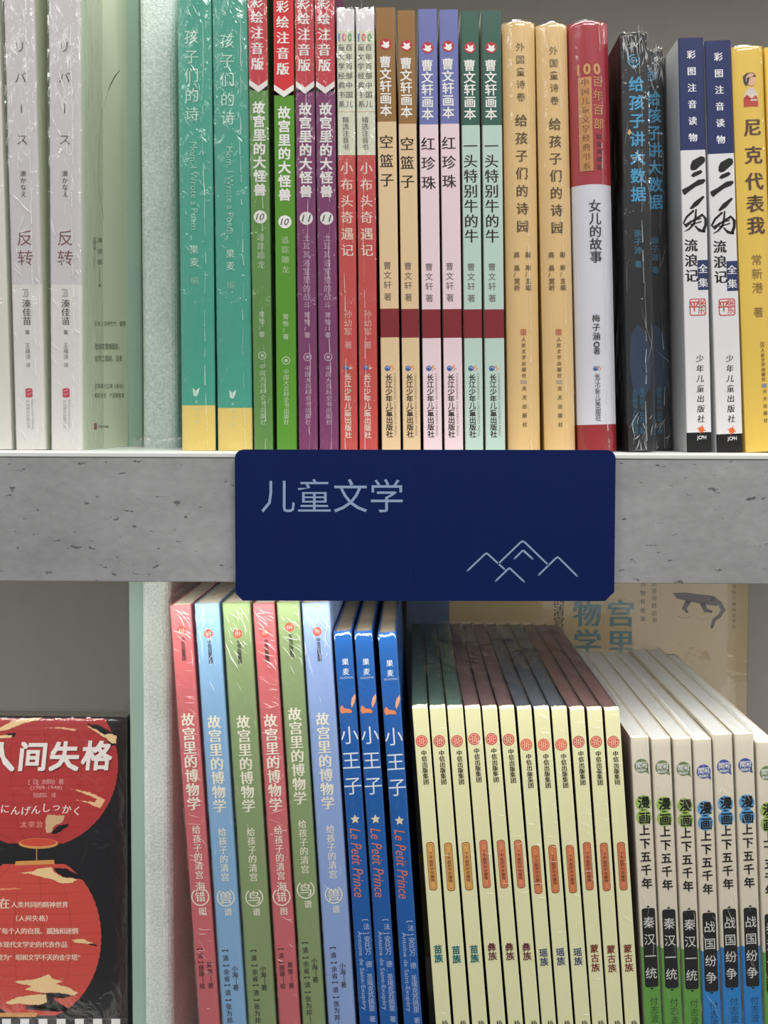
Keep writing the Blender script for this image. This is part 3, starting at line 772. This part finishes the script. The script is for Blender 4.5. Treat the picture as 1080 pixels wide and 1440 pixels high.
def jag(pl, amp=.7):
    out = []
    for p_, q_ in zip(pl, pl[1:] + pl[:1]):
        L = math.hypot(q_[0] - p_[0], q_[1] - p_[1]); n = max(1, int(L / 2.4))
        for i in range(n):
            f = i / n; o_ = R.uniform(-amp, amp) if i else 0
            out.append((p_[0] + (q_[0] - p_[0]) * f - (q_[1] - p_[1]) / L * o_, p_[1] + (q_[1] - p_[1]) * f + (q_[0] - p_[0]) / L * o_))
    return out
Z1 = lambda p: (p[0] / 4.5, 990 + p[1] / 4.5)
Z2 = lambda p: (p[0] / 4.5, 1200 + p[1] / 4.5)
for pl, col in (([(0, 150), (70, 110), (150, 90), (280, 84), (240, 100), (130, 128), (60, 158), (0, 172)], crm), ([(0, 205), (50, 185), (105, 180), (95, 205), (40, 218), (0, 222)], (30, 30, 32)), ([(0, 200), (30, 195), (80, 200), (70, 212), (0, 216)], crm),
                ([(280, 150), (400, 146), (495, 162), (470, 170), (390, 156)], (238, 190, 150)),
                ([(550, 120), (640, 140), (700, 175), (735, 195), (738, 262), (705, 262), (660, 215), (600, 165)], (30, 30, 32)), ([(552, 140), (610, 160), (660, 195), (700, 188), (738, 200), (736, 250), (712, 250), (665, 212), (590, 165)], crm),
                ([(450, 537), (560, 556), (665, 605), (660, 620), (630, 660), (560, 628), (480, 606), (600, 622), (615, 600), (540, 570)], (240, 196, 150)),
                ([(300, 700), (410, 706), (395, 745), (340, 775), (330, 815), (290, 812), (288, 740)], (214, 180, 140)), ([(320, 815), (370, 770), (435, 755), (430, 775), (360, 822)], (30, 30, 32))):
    c.poly(jag([Z1(p_) for p_ in pl]), col, 3 if col != crm else 4)
for pl, col in (([(115, 122), (200, 116), (240, 95), (325, 86), (345, 120), (395, 150), (490, 162), (460, 186), (390, 188), (330, 165), (270, 150), (200, 130)], crm),
                ([(340, 92), (420, 96), (500, 140), (530, 165), (470, 160), (395, 148), (350, 112)], (34, 33, 35)), ([(0, 222), (60, 220), (150, 222), (60, 232), (0, 232)], (240, 150, 110)),
                ([(450, 545), (530, 540), (590, 570), (560, 572), (480, 565)], crm), ([(540, 556), (615, 580), (612, 590), (560, 575)], (34, 33, 35)),
                ([(95, 810), (180, 800), (240, 790), (310, 765), (330, 790), (400, 810), (350, 825), (440, 850), (495, 882), (470, 900), (380, 882), (260, 880), (160, 862), (200, 838), (110, 820)], crm),
                ([(270, 885), (400, 880), (480, 895), (400, 915), (330, 910), (360, 935), (420, 975), (500, 1000), (330, 1000), (170, 985), (160, 962), (270, 955), (300, 920)], (34, 33, 35)),
                ([(30, 945), (110, 910), (200, 895), (290, 890), (298, 940), (240, 960), (120, 950), (60, 955)], crm), ([(360, 910), (490, 900), (440, 930), (420, 1000), (395, 990), (400, 950)], (208, 100, 80)), ([(240, 965), (330, 980), (380, 998), (330, 995), (230, 975)], (232, 180, 130))):
    c.poly(jag([Z2(p_) for p_ in pl]), col, 4 if col == crm else 3)
c.use('title_print')
for ch, x, y in (('人', 1, 1064), ('间', 46.5, 1063), ('失', 91, 1063), ('格', 136.5, 1062)):
    vs, ts = glyph(ch, 'k'); s_ = 43
    c.add([(x + 1 + (gx + .1 * gy) * s_, y + 1.5 - gy * s_, gq) for gx, gy, gq in vs], ts, (120, 34, 36), 5)
    c.add([(x + (gx + .1 * gy) * s_, y - gy * s_, gq) for gx, gy, gq in vs], ts, (244, 240, 236), 7)
c.use('author_print'); pk = (232, 178, 168)
c.h('[日]太宰治 著', 40, 90, 1099, 8, pk, 'r', 5); c.word('(1909-1948)', 65, 1108, 44, 6.5, pk, 'r', 5); c.h('陆求实 译', 47, 79, 1118, 7.5, pk, 'r', 5)
for i, ch in enumerate('にんげんしっかく'):
    x = 7 + i * 14.4; c.h(ch, x - 6, x + 8, 1137 + 3 * math.sin(i * .9) + (3 if i > 5 else 0), 14, (246, 232, 222), 'c', 5)
c.h('太宰治', 29, 60, 1159, 10, (238, 160, 140), 'c', 5)
c.use('blurb_print'); bw = (250, 222, 200)
c.h('在', -1, 14, 1270, 16, bw, 'S', 5); c.h('人类共同的精神世界', 16, 96, 1272, 9.2, bw, 'S', 5)
c.h('（人间失格）', 17, 73, 1291, 9, bw, 'S', 5); c.h('了每个人的自我、孤独和迷惘', -6, 110, 1309, 9.4, bw, 'S', 5)
c.h('本现代文学史的代表作品', -4, 95, 1328, 9.2, bw, 'S', 5); c.h('誉为“昭和文学不灭的金字塔”', -4, 118, 1346, 9.2, bw, 'S', 5)
c.use('belly_band_print')
c.rect(-160, 1432, 186, 1434, (60, 60, 64), 2)
for k in range(-11, 8): c.rect(3 + k * 25.6, 1432.5, 15.5 + k * 25.6, 1462, (240, 240, 240), 3)
c.build(b.root, .3)
b.wrap(FILM_CALM, None, .0002, n=30)

# six film-bundled books
gG = 'red, blue and green spines bundled in film on the lower shelf'
RD, BL, GN, B2 = (212, 112, 116), (142, 184, 222), (142, 164, 116), (150, 176, 226)
six = [(236.6, 269, 853, 279, 309.5, RD, '海错', '图', 5, 'leftmost red spine of the bundle, beside the foam sheet', 887),
       (270.5, 309.6, 850, 312, 346.5, BL, '兽', '谱', 8, 'pale blue spine between the leftmost red spine and a green one', 891),
       (311, 352, 849, 348, 389.5, GN, '鸟', '谱', 8, 'green spine between the pale blue and the second red spine', 891),
       (353.7, 386.4, 850, 391.5, 423, RD, '海错', '图', 6, 'red spine between the two green spines', 890),
       (387.6, 422, 848, 424.5, 458.5, GN, '鸟', '谱', -3, 'green spine between the second red and the periwinkle blue spine', 882),
       (423, 463.5, 849, 460, 501.5, B2, '兽', '谱', 4, 'periwinkle blue spine at the right end of the bundle, beside a deep blue one', 888)]
sixb = []
for tl, tr, ty, bl, br, col, ch, tail, dy, lab, ey in six:
    b = lower('book', lab, gG, tl, tr, ty, bl, br, [(None, col)], depth=.17, rough=.4, r=.0015, side=tuple(int(v * .9) for v in col))
    c = b.cv; cr = (246, 240, 220)
    c.use('emblem_print').disc(0, ey, 6.3, (222, 84, 70), 1); 
    for k in (-1, 0, 1): c.stroke([(k * 2.6, ey - 3.4), (k * 2.6, ey + 3.4)], .9, (245, 190, 175), 2, cap=False)
    c.stroke([(-5, ey), (5, ey)], .9, (245, 190, 175), 2, cap=False)
    c.use('publisher_print').v('中信出版集团', ey + 9, ey + 42, 6, (62, 52, 50), 'S', 1)
    c.use('title_print').v('故宫里的博物学', 998 + dy, 1134 + dy, 19.5, cr, 'S', 0)
    c.use('subtitle_print').v('给孩子的清宫', 1156 + dy, 1231 + dy, 12.5, cr, 's', 1)
    r0 = 1254 + dy if ch != '海错' else 1261
    c.ring(0, r0, 12, 1.7, cr, 2, 30, -55, 235)
    if ch == '海错': c.v('海', 1240, 1254, 15, cr, 's', 1); c.v('错', 1254, 1269, 15, cr, 's', 0)
    else: c.v(ch, r0 - 9, r0 + 9, 19, cr, 's', 0)
    c.v(tail, r0 + 15, r0 + 27, 11.5, cr, 's', 2)
    c.use('author_print'); dk = (58, 48, 56)
    if ch == '海错': c.v('【清】聂璜—绘', 1331, 1390, 8.5, dk, 's', -6); c.v('夏雪—著', 1353, 1390, 8.5, dk, 's', 6)
    else: c.v('【清】余省【清】张为邦—绘', 1325 + dy, 1450 + dy, 9, dk, 's', -6); c.v('小海—著', 1350 + dy, 1385 + dy, 9, dk, 's', 6)
    b.finish(); b.wrap(FILM_CALM, None, .0004, top=False, n=60); b.creases(852, 930, 26, {0: 50, 1: -10, 2: 28, 3: 62, 4: 48, 5: 10}[len(sixb)], .009); b.creases(930, 1440, 10 if col != RD else 46, 70 if col == RD else 15, .008, .00012); sixb.append(b)

def bundle_film(label, books, up, nx, ny, d0, d1, m, amp, drop=.0):
    """one loose sheet of film lying over the heads of a bundle"""
    a, z = books[0], books[-1]
    zt = max((q_.M @ Vector((0, 0, q_.H))).z for q_ in books)
    x0 = (a.M @ Vector((-a.w / 2 - .0008, 0, a.H))).x; x1 = (z.M @ Vector((z.w / 2 + .0008, 0, z.H))).x
    V = []; Fc = []; sd = R.random() * 77
    for j in range(ny + 1):
        fy = j / ny
        for i in range(nx + 1):
            fx = i / nx
            e = min(1, fx * 7, (1 - fx) * 7)
            zz = zt + .0006 + up * e * math.sin(min(1, fy * 1.6) * math.pi / 2) + amp * abs(noise.noise(Vector((fx * nx * .33, fy * ny * .3, sd)))) + amp * .4 * abs(noise.noise(Vector((fx * nx * .9, fy * ny * .5, sd))))
            if j == 0: zz = zt - drop
            V.append((x0 + (x1 - x0) * fx + amp * .3 * noise.noise(Vector((i, j, sd))), YS + d0 + (d1 - d0) * fy, zz))
    for j in range(ny):
        for i in range(nx): a_ = j * (nx + 1) + i; Fc.append((a_, a_ + 1, a_ + nx + 2, a_ + nx + 1))
    o = link('plastic_wrap', V, Fc, [m], smooth=True); tag(o, label, 'plastic film'); return o
bundle_film('crumpled clear film gathered over the tops of the red, blue and green bundle', sixb, .007, 60, 26, -.0015, .11, film_mat('gathered_film', .14, .9, 70, .10, edge=.3), .0045, .0005)

# three deep blue books
gP = 'three deep blue spines with white title beside the bundle'
for tl, tr, bl, br, Y, dy, lab in ((467.3, 496, 505.5, 531.5, YS, 0, 'deep blue spine, left one of the three, touching the periwinkle spine'), (497, 524.5, 533.5, 560.5, YS, 0, 'deep blue spine, middle one of the three'), (529.6, 558.5, 567.5, 594, YS, 2, 'deep blue spine, right one of the three, beside the dark gap')):
    b = lower('book', lab, gP, tl, tr, 889 + dy, bl, br, [(None, (32, 98, 176))], depth=.145, rough=.35, pages=(150, 138, 120), side=(22, 70, 130), inset=.0008, r=.0010)
    c = b.cv; wh = (232, 238, 246)
    c.use('publisher_print').v('果麦', 926 + dy, 949 + dy, 10, wh, 's', 1); c.word('GUOMAI', 1, 953 + dy, 19, 3, (170, 195, 225), 'b')
    c.use('emblem_print'); og = (232, 142, 98)       # plain orange leaping mark
    y = 998 + dy
    c.poly([(-11, y - 3), (-8, y - 7), (-4, y - 2), (3, y - 1), (6, y + 2), (5, y + 5), (-4, y + 4), (-9, y + 5), (-11, y + 1)], og, 2)
    c.poly([(5, y - 8), (7, y - 16), (12, y - 22), (12.5, y - 16), (10, y - 9), (6, y - 2)], (240, 170, 130), 2)
    c.use('title_print').v('小王子', 1021 + dy, 1117 + dy, 27, wh, 'r', 0)
    pts = [((7 if k % 2 == 0 else 3.3) * math.sin(k * math.pi / 5), 1152 + dy - (7 if k % 2 == 0 else 3.3) * math.cos(k * math.pi / 5)) for k in range(10)]
    c.use('star_print').poly(pts, (240, 225, 195), 2)
    c.use('subtitle_print').rot('Le Petit Prince', 1166 + dy, 1262 + dy, 15, (222, 128, 108), 'i', -1)
    c.use('author_print').v('[法]安托万·德·圣埃克苏佩里', 1290 + dy, 1422 + dy, 9.5, (196, 210, 236), 'r', 6); c.v('著', 1429 + dy, 1438 + dy, 9, (196, 210, 236), 'r', 6)
    c.rot('Antoine de Saint-Exupéry', 1309 + dy, 1420 + dy, 8, (186, 202, 232), 'r', -5)
    b.finish(); b.wrap(FILM_CALM, None, .0002, top=True, n=40)

# twelve thin cream spines
gE = 'twelve thin cream spines with orange cartouches'
L_ = [578.3, 602.8, 627.8, 652.3, 676.7, 700.5, 725, 749.4, 773.9, 799, 824, 848.4, 872.8]
B_ = [611, 636.5, 662, 687.5, 713, 737.2, 760.8, 783.3, 808, 832, 854.5, 878, 901.5]
EY = [1042, 1042, 1042, 1039, 1039, 1040, 1047, 1047, 1047, 1043, 1043, 1043]
LY = [1184, 1185, 1184, 1181, 1181, 1181, 1189, 1188, 1188, 1184, 1185, 1184]
sets = [('苗族', (34, 112, 116), (222, 170, 96), (66, 88, 82), 'teal'), ('彝族', (104, 46, 56), (222, 138, 102), (88, 70, 70), 'maroon'),
        ('瑶族', (58, 70, 112), (218, 134, 88), (66, 72, 82), 'navy'), ('蒙古族', (124, 52, 48), (212, 128, 92), (94, 70, 68), 'red-brown')]
ORD = ['left', 'middle', 'right']
thin = []
for i in range(12):
    nm, ink, lab_c, tp, cname = sets[i // 3]
    b = lower('book', 'thin cream spine with %s characters, %s one of that three' % (cname, ORD[i % 3]), gE, L_[i] + .5, L_[i + 1] - .6, 997 + i * .25, B_[i] + .5, B_[i + 1] - .6, [(None, (228, 227, 180))],
              depth=.188, rough=.6, side=tp, pages=tuple(int(v * 1.15) for v in tp), r=.0006)  # page tops take a dark greyed tone for the film's reflection and haze
    c = b.cv; e = EY[i]; mr = (206, 74, 78) if i // 3 != 2 else (222, 84, 70)
    c.use('emblem_print').disc(-1, e, 8.4, mr, 1); c.ring(-1, e, 6.6, .7, (236, 214, 175), 2, 20)
    for k in (-1, 0, 1): c.stroke([(-1 + k * 2.6, e - 4.6), (-1 + k * 2.6, e + 4.6)], 1.1, (240, 214, 178), 2, cap=False)
    c.stroke([(-6.5, e), (-3.6, e)], 1, (240, 214, 178), 2, cap=False); c.stroke([(1.6, e), (4.6, e)], 1, (240, 214, 178), 2, cap=False)
    c.use('publisher_print').v('中信出版集团', e + 13, e + 61, 8.2, (52, 46, 36), 'S', 1)
    y = LY[i]
    c.use('cartouche_print').rrect(-5.8, y, 5.8, y + 68, 4, (150, 88, 56), 1); c.rrect(-4.9, y + 1.2, 4.9, y + 66.8, 3.6, lab_c, 2)
    c.ring(0, y + 6.5, 3.2, .6, (160, 96, 60), 3, 8, 180, 360); c.ring(0, y + 61.5, 3.2, .6, (160, 96, 60), 3, 8, 0, 180)
    c.stroke([(-3.2, y + 7), (-3.2, y + 61)], .5, (160, 96, 60), 3, cap=False); c.stroke([(3.2, y + 7), (3.2, y + 61)], .5, (160, 96, 60), 3, cap=False)
    c.v('了不起的中华服饰', y + 14, y + 56, 5.2, (112, 58, 40), 'b', 0, 3)
    c.use('title_print')
    y0 = y + (145 if i // 3 != 3 else 144); c.v(nm, y0, y0 + (24 if len(nm) == 2 else 38), 12.5, ink, 'k' if nm == '苗族' else 'b', 0)
    c.use('author_print').v('杨源著', 1435, 1470, 9, (70, 66, 48), 's', 2)
    b.finish(); b.headcap((232, 230, 184)); b.creases(1000, 1436, 5 if i < 6 else 16, 75, .007, .00012); thin.append(b)
for g_ in range(4):
    bundle_film('hazy clear film over the tops of the three thin books with %s characters' % sets[g_][4], thin[g_ * 3:g_ * 3 + 3], .0006, 18, 30, .002, .185, FILM_TOP, .0026, -.0004)

# comic history volumes
gH = 'cream comic history spines at the lower right'
Lh = [(886.5, 913.6, 1038), (914.6, 944.7, 1040), (945.6, 973.2, 1040), (974, 1001.4, 1041), (1002, 1030.7, 1034), (1031.5, 1061.5, 1033), (1063, 1091, 1045)]
Bh = [(905.8, 932.6), (933.7, 961), (962, 988.4), (989, 1016.2), (1017, 1045.6), (1047, 1073.8), (1075, 1103)]
DY = [0, 2, 4, 8, 1, -1, 10]
gcol, bcol = (108, 168, 78), (52, 138, 208)
names = ['green-based', 'green-based', 'green-based', 'blue-based', 'blue-based', 'blue-based', 'green-based']
labs = ['cream comic spine with green base, beside the last thin spine', 'cream comic spine with green base, middle one of three', 'cream comic spine with green base, touching the first blue-based one',
        'cream comic spine with blue base, beside the green-based ones', 'cream comic spine with blue base, middle one of three', 'cream comic spine with blue base, right one of three', 'cream comic spine with green base cut by the right picture edge']
comics = []
for i in range(7):
    (tl, tr, ty), (bl, br) = Lh[i], Bh[i]; blue = i in (3, 4, 5); dy = DY[i]
    base = bcol if blue else gcol
    b = lower('book', labs[i], gH, tl, tr, ty, bl, br, [(1331 + dy * .8, (232, 223, 203)), (None, base)], depth=.168, rough=.4, pages=(222, 222, 220), r=.0012, side=(222, 214, 196), gap=.0002)
    c = b.cv; bc_ = (72, 90, 168) if blue else (118, 138, 92)
    y = 1077 + dy
    c.use('publisher_print').disc(0, y, 10, bc_, 1); c.poly([(4, y + 8), (10.5, y + 12), (9, y + 3)], bc_, 1)
    c.h('简闲', -8, 8, y - 1.5, 9.5, (232, 232, 228), 'b'); c.h('精品图书', -7, 7, y + 6, 4, (225, 228, 225), 'b')
    c.use('title_print'); lc = (96, 164, 216) if blue else (164, 196, 98)
    c.disc(0, 1129 + dy, 11, lc, 1); c.disc(0, 1149 + dy, 11, lc, 1)
    c.v('漫画', 1120 + dy, 1158 + dy, 17.5, (34, 34, 30), 'k', 1)
    c.v('上下五千年', 1160 + dy, 1249 + dy, 15.5, (34, 32, 30), 'k', 0)
    c.use('plaque_print').rrect(-9.6, 1277 + dy * .8, 9.6, 1388 + dy * .8, 3.5, (38, 38, 40), 1)
    for yy_, s_ in ((1276 + dy * .8, -1), (1389 + dy * .8, 1)): c.poly([(-3, yy_), (3, yy_), (0, yy_ + 3 * s_)], (38, 38, 40), 1)
    c.v('战国纷争' if blue else '秦汉一统', 1289 + dy * .8, 1376 + dy * .8, 17, (236, 236, 232), 'r', 0)
    c.use('author_print').v('付志波', 1402 + dy * .8, 1438 + dy * .8, 12.5, (40, 78, 120) if blue else (58, 88, 44), 'r', 2)
    b.finish(); b.wrap(FILM_CALM, None, .0003, top=False, n=40); b.creases(1050, 1436, 16, 15, .009, .00013); comics.append(b)
bundle_film('white sheen of clear film over the tops of the green-based comic spines', comics[:3], .0008, 24, 30, .001, .165, FILM_TOP, .0022, -.0004)
bundle_film('clear film over the tops of the blue-based comic spines', comics[3:6], .0008, 24, 30, .001, .165, FILM_TOP, .0022, -.0004)

# large book standing behind, facing front
Yk = .66
b = Book('book', 'large beige book with blue-grey characters standing against the back behind the others', None, 570, 1058, 700, 570, 1052, 960, [(None, (206, 186, 148))], Y=Yk, depth=.03, zbase=ZF, height=at(700, 758, Yk).z - ZF, r=.0005, rough=.3)
def bf(px, py, lay):
    q = b.Mi @ at(px, py, Yk); return (q.x, -.00003 - .00003 * lay, min(q.z, b.H - .001))
c = Canvas(bf); bg = (108, 148, 160)
c.use('spine_strip_print').rect(572, 706, 632, 1200, (108, 128, 158), 1)
c.use('title_print')
for ch, x, y in (('博', 826, 800), ('物', 826, 862), ('学', 826, 904), ('故', 873, 778), ('宫', 873, 862), ('里', 873, 905)): c.h(ch, x - 19, x + 19, y, 41, bg, 'S')
c.use('subtitle_print').v('给孩子的清宫兽谱', 792, 912, 16.5, (80, 76, 66), 's', 786)
c.disc(789, 896, 2, (80, 76, 66)); 
c.use('caption_print').v('万物有故事', 818, 874, 8, (100, 92, 72), 's', 904); c.v('不只是皇帝枕边书', 796, 876, 8, (100, 92, 72), 's', 920)
c.v('故宫里的博物学编辑部著绘', 790, 884, 6, (140, 124, 96), 's', 1032)
c.use('animal_print'); ik = (88, 74, 80)
c.poly([(946, 834), (962, 833), (985, 836), (1004, 838), (1013, 846), (1008, 852), (990, 850), (972, 846), (952, 842)], ik, 2)
c.stroke([(1000, 842), (1012, 848), (1017, 858), (1012, 866), (1004, 872), (1001, 882)], [7, 6, 6, 5, 5, 4], ik, 3)
c.stroke([(968, 845), (962, 856), (966, 860)], [8, 6, 4], ik, 3); c.stroke([(988, 848), (992, 858), (1000, 860)], [8, 6, 4], ik, 3)
c.ring(962, 866, 8, 1.4, (150, 134, 110), 2, 16, 0, 180, 3); c.ring(988, 868, 7, 1.2, (150, 134, 110), 2, 16, 0, 180, 3)
c.poly([(922, 922), (934, 919), (952, 921), (956, 926), (924, 926)], (92, 68, 50), 2)
c.build(b.root, .35)
b.wrap(film_mat('taut_film', .15, .5, 14, .10, stretch=(1, 1, 1)), None, .0008, n=40)

# ================================================================== SIGN
Ysn = .3965
zt_, zb_ = at(598, 632.5, Ysn).z, at(598, 845, Ysn).z
xl_, xr_ = at(331, 740, Ysn).x, at(865, 740, Ysn).x
M = Matrix.Translation(((xl_ + xr_) / 2, Ysn, zb_)) @ Matrix.Rotation(-ROLL * .6, 4, 'Y')
root = thing('shelf_sign', 'navy sign plate with white characters and mountain line drawing, hung on the shelf board', 'sign', M)
hw, H = (xr_ - xl_) / 2, zt_ - zb_
ol = []
r_ = .0042
for cx, cz, a0 in ((hw - r_, H - r_, 0), (-hw + r_, H - r_, 90)):
    for k in range(5): a = math.radians(a0 + 22.5 * k); ol.append((cx + r_ * math.cos(a), cz + r_ * math.sin(a)))
ol += [(-hw, .0035), (-hw + .0035, 0), (hw - .0045, 0), (hw, .0045)]
n = len(ol); V = [(x, 0, z) for x, z in ol] + [(x, .0012, z) for x, z in ol]
Fc = [tuple(range(n)), tuple(reversed(range(n, 2 * n)))] + [(i, (i + 1) % n, (i + 1) % n + n, i + n) for i in range(n)]
link('sign_plate', V, Fc, [mat((5, 28, 86), .45, 'panel', .2)], None, root)
v, f = box_data(-hw + .02, hw - .02, .0012, .0035, H * .3, H * .75); link('mounting_pad', v, f, [mat((200, 200, 200), .6)], None, root)
Mi = M.inverted()
def sf(px, py, lay):
    q = Mi @ at(px, py, Ysn); return (q.x, -.00006 - .00003 * lay, q.z)
c = Canvas(sf); lc = (152, 172, 206)
c.use('sign_lettering').h('儿童文学', 368, 567, 697, 50.5, lc, 'l')
c.use('mountain_drawing')
q = lambda x, y: (540 + x / 2, 620 + y / 2)
for pl in ([(235, 365), (283, 319), (288, 316), (293, 319), (340, 362)], [(322, 345), (383, 286), (390, 282), (397, 286), (461, 348)], [(367, 331), (389, 309), (393, 309), (418, 332)],
           [(314, 394), (349, 360), (353, 358), (357, 361), (394, 396)], [(435, 377), (483, 330), (488, 327), (493, 330), (543, 380)]):
    c.stroke([q(*p_) for p_ in pl], 2.4, lc, 1)
c.use('joint_line').rect(577, 640, 577.6, 841, (9, 28, 80), 1)
c.build(root, .4)

# ------------------------------------------------------------------ let the books of each row stand clear of one another
def settle(row, base):
    row.sort(key=lambda q_: q_.tl + q_.tr)
    P = []
    for q_ in row:
        o_ = q_.M @ Vector((0, 0, 0)); k = math.tan(math.atan2(q_.M[0][2], q_.M[2][2]))
        P.append([o_.x, k, q_.w / 2 / math.cos(math.atan(k)) + .00021, o_.z, q_.H])
    for it in range(400):
        for a_, b_ in zip(P, P[1:]):
            h = min(a_[4], b_[4])
            g0 = (b_[0] - b_[2]) - (a_[0] + a_[2]); g1 = g0 + (b_[1] - a_[1]) * h
            if g0 < 0: a_[0] += g0 / 2; a_[1] -= g0 / 2 / h; b_[0] -= g0 / 2; b_[1] += g0 / 2 / h
            if g1 < 0: a_[1] += g1 / 2 / h; b_[1] -= g1 / 2 / h
    for q_, p_ in zip(row, P):
        th = math.atan(p_[1])
        q_.root.matrix_world = Matrix.Translation((p_[0], q_.M[1][3], base + abs(math.sin(th)) * q_.w / 2 + .0001)) @ Matrix.Rotation(th, 4, 'Y')
settle([q_ for q_ in ROWS if q_.zb == ZT], ZT)
settle([q_ for q_ in ROWS if q_.zb == ZF], ZF)
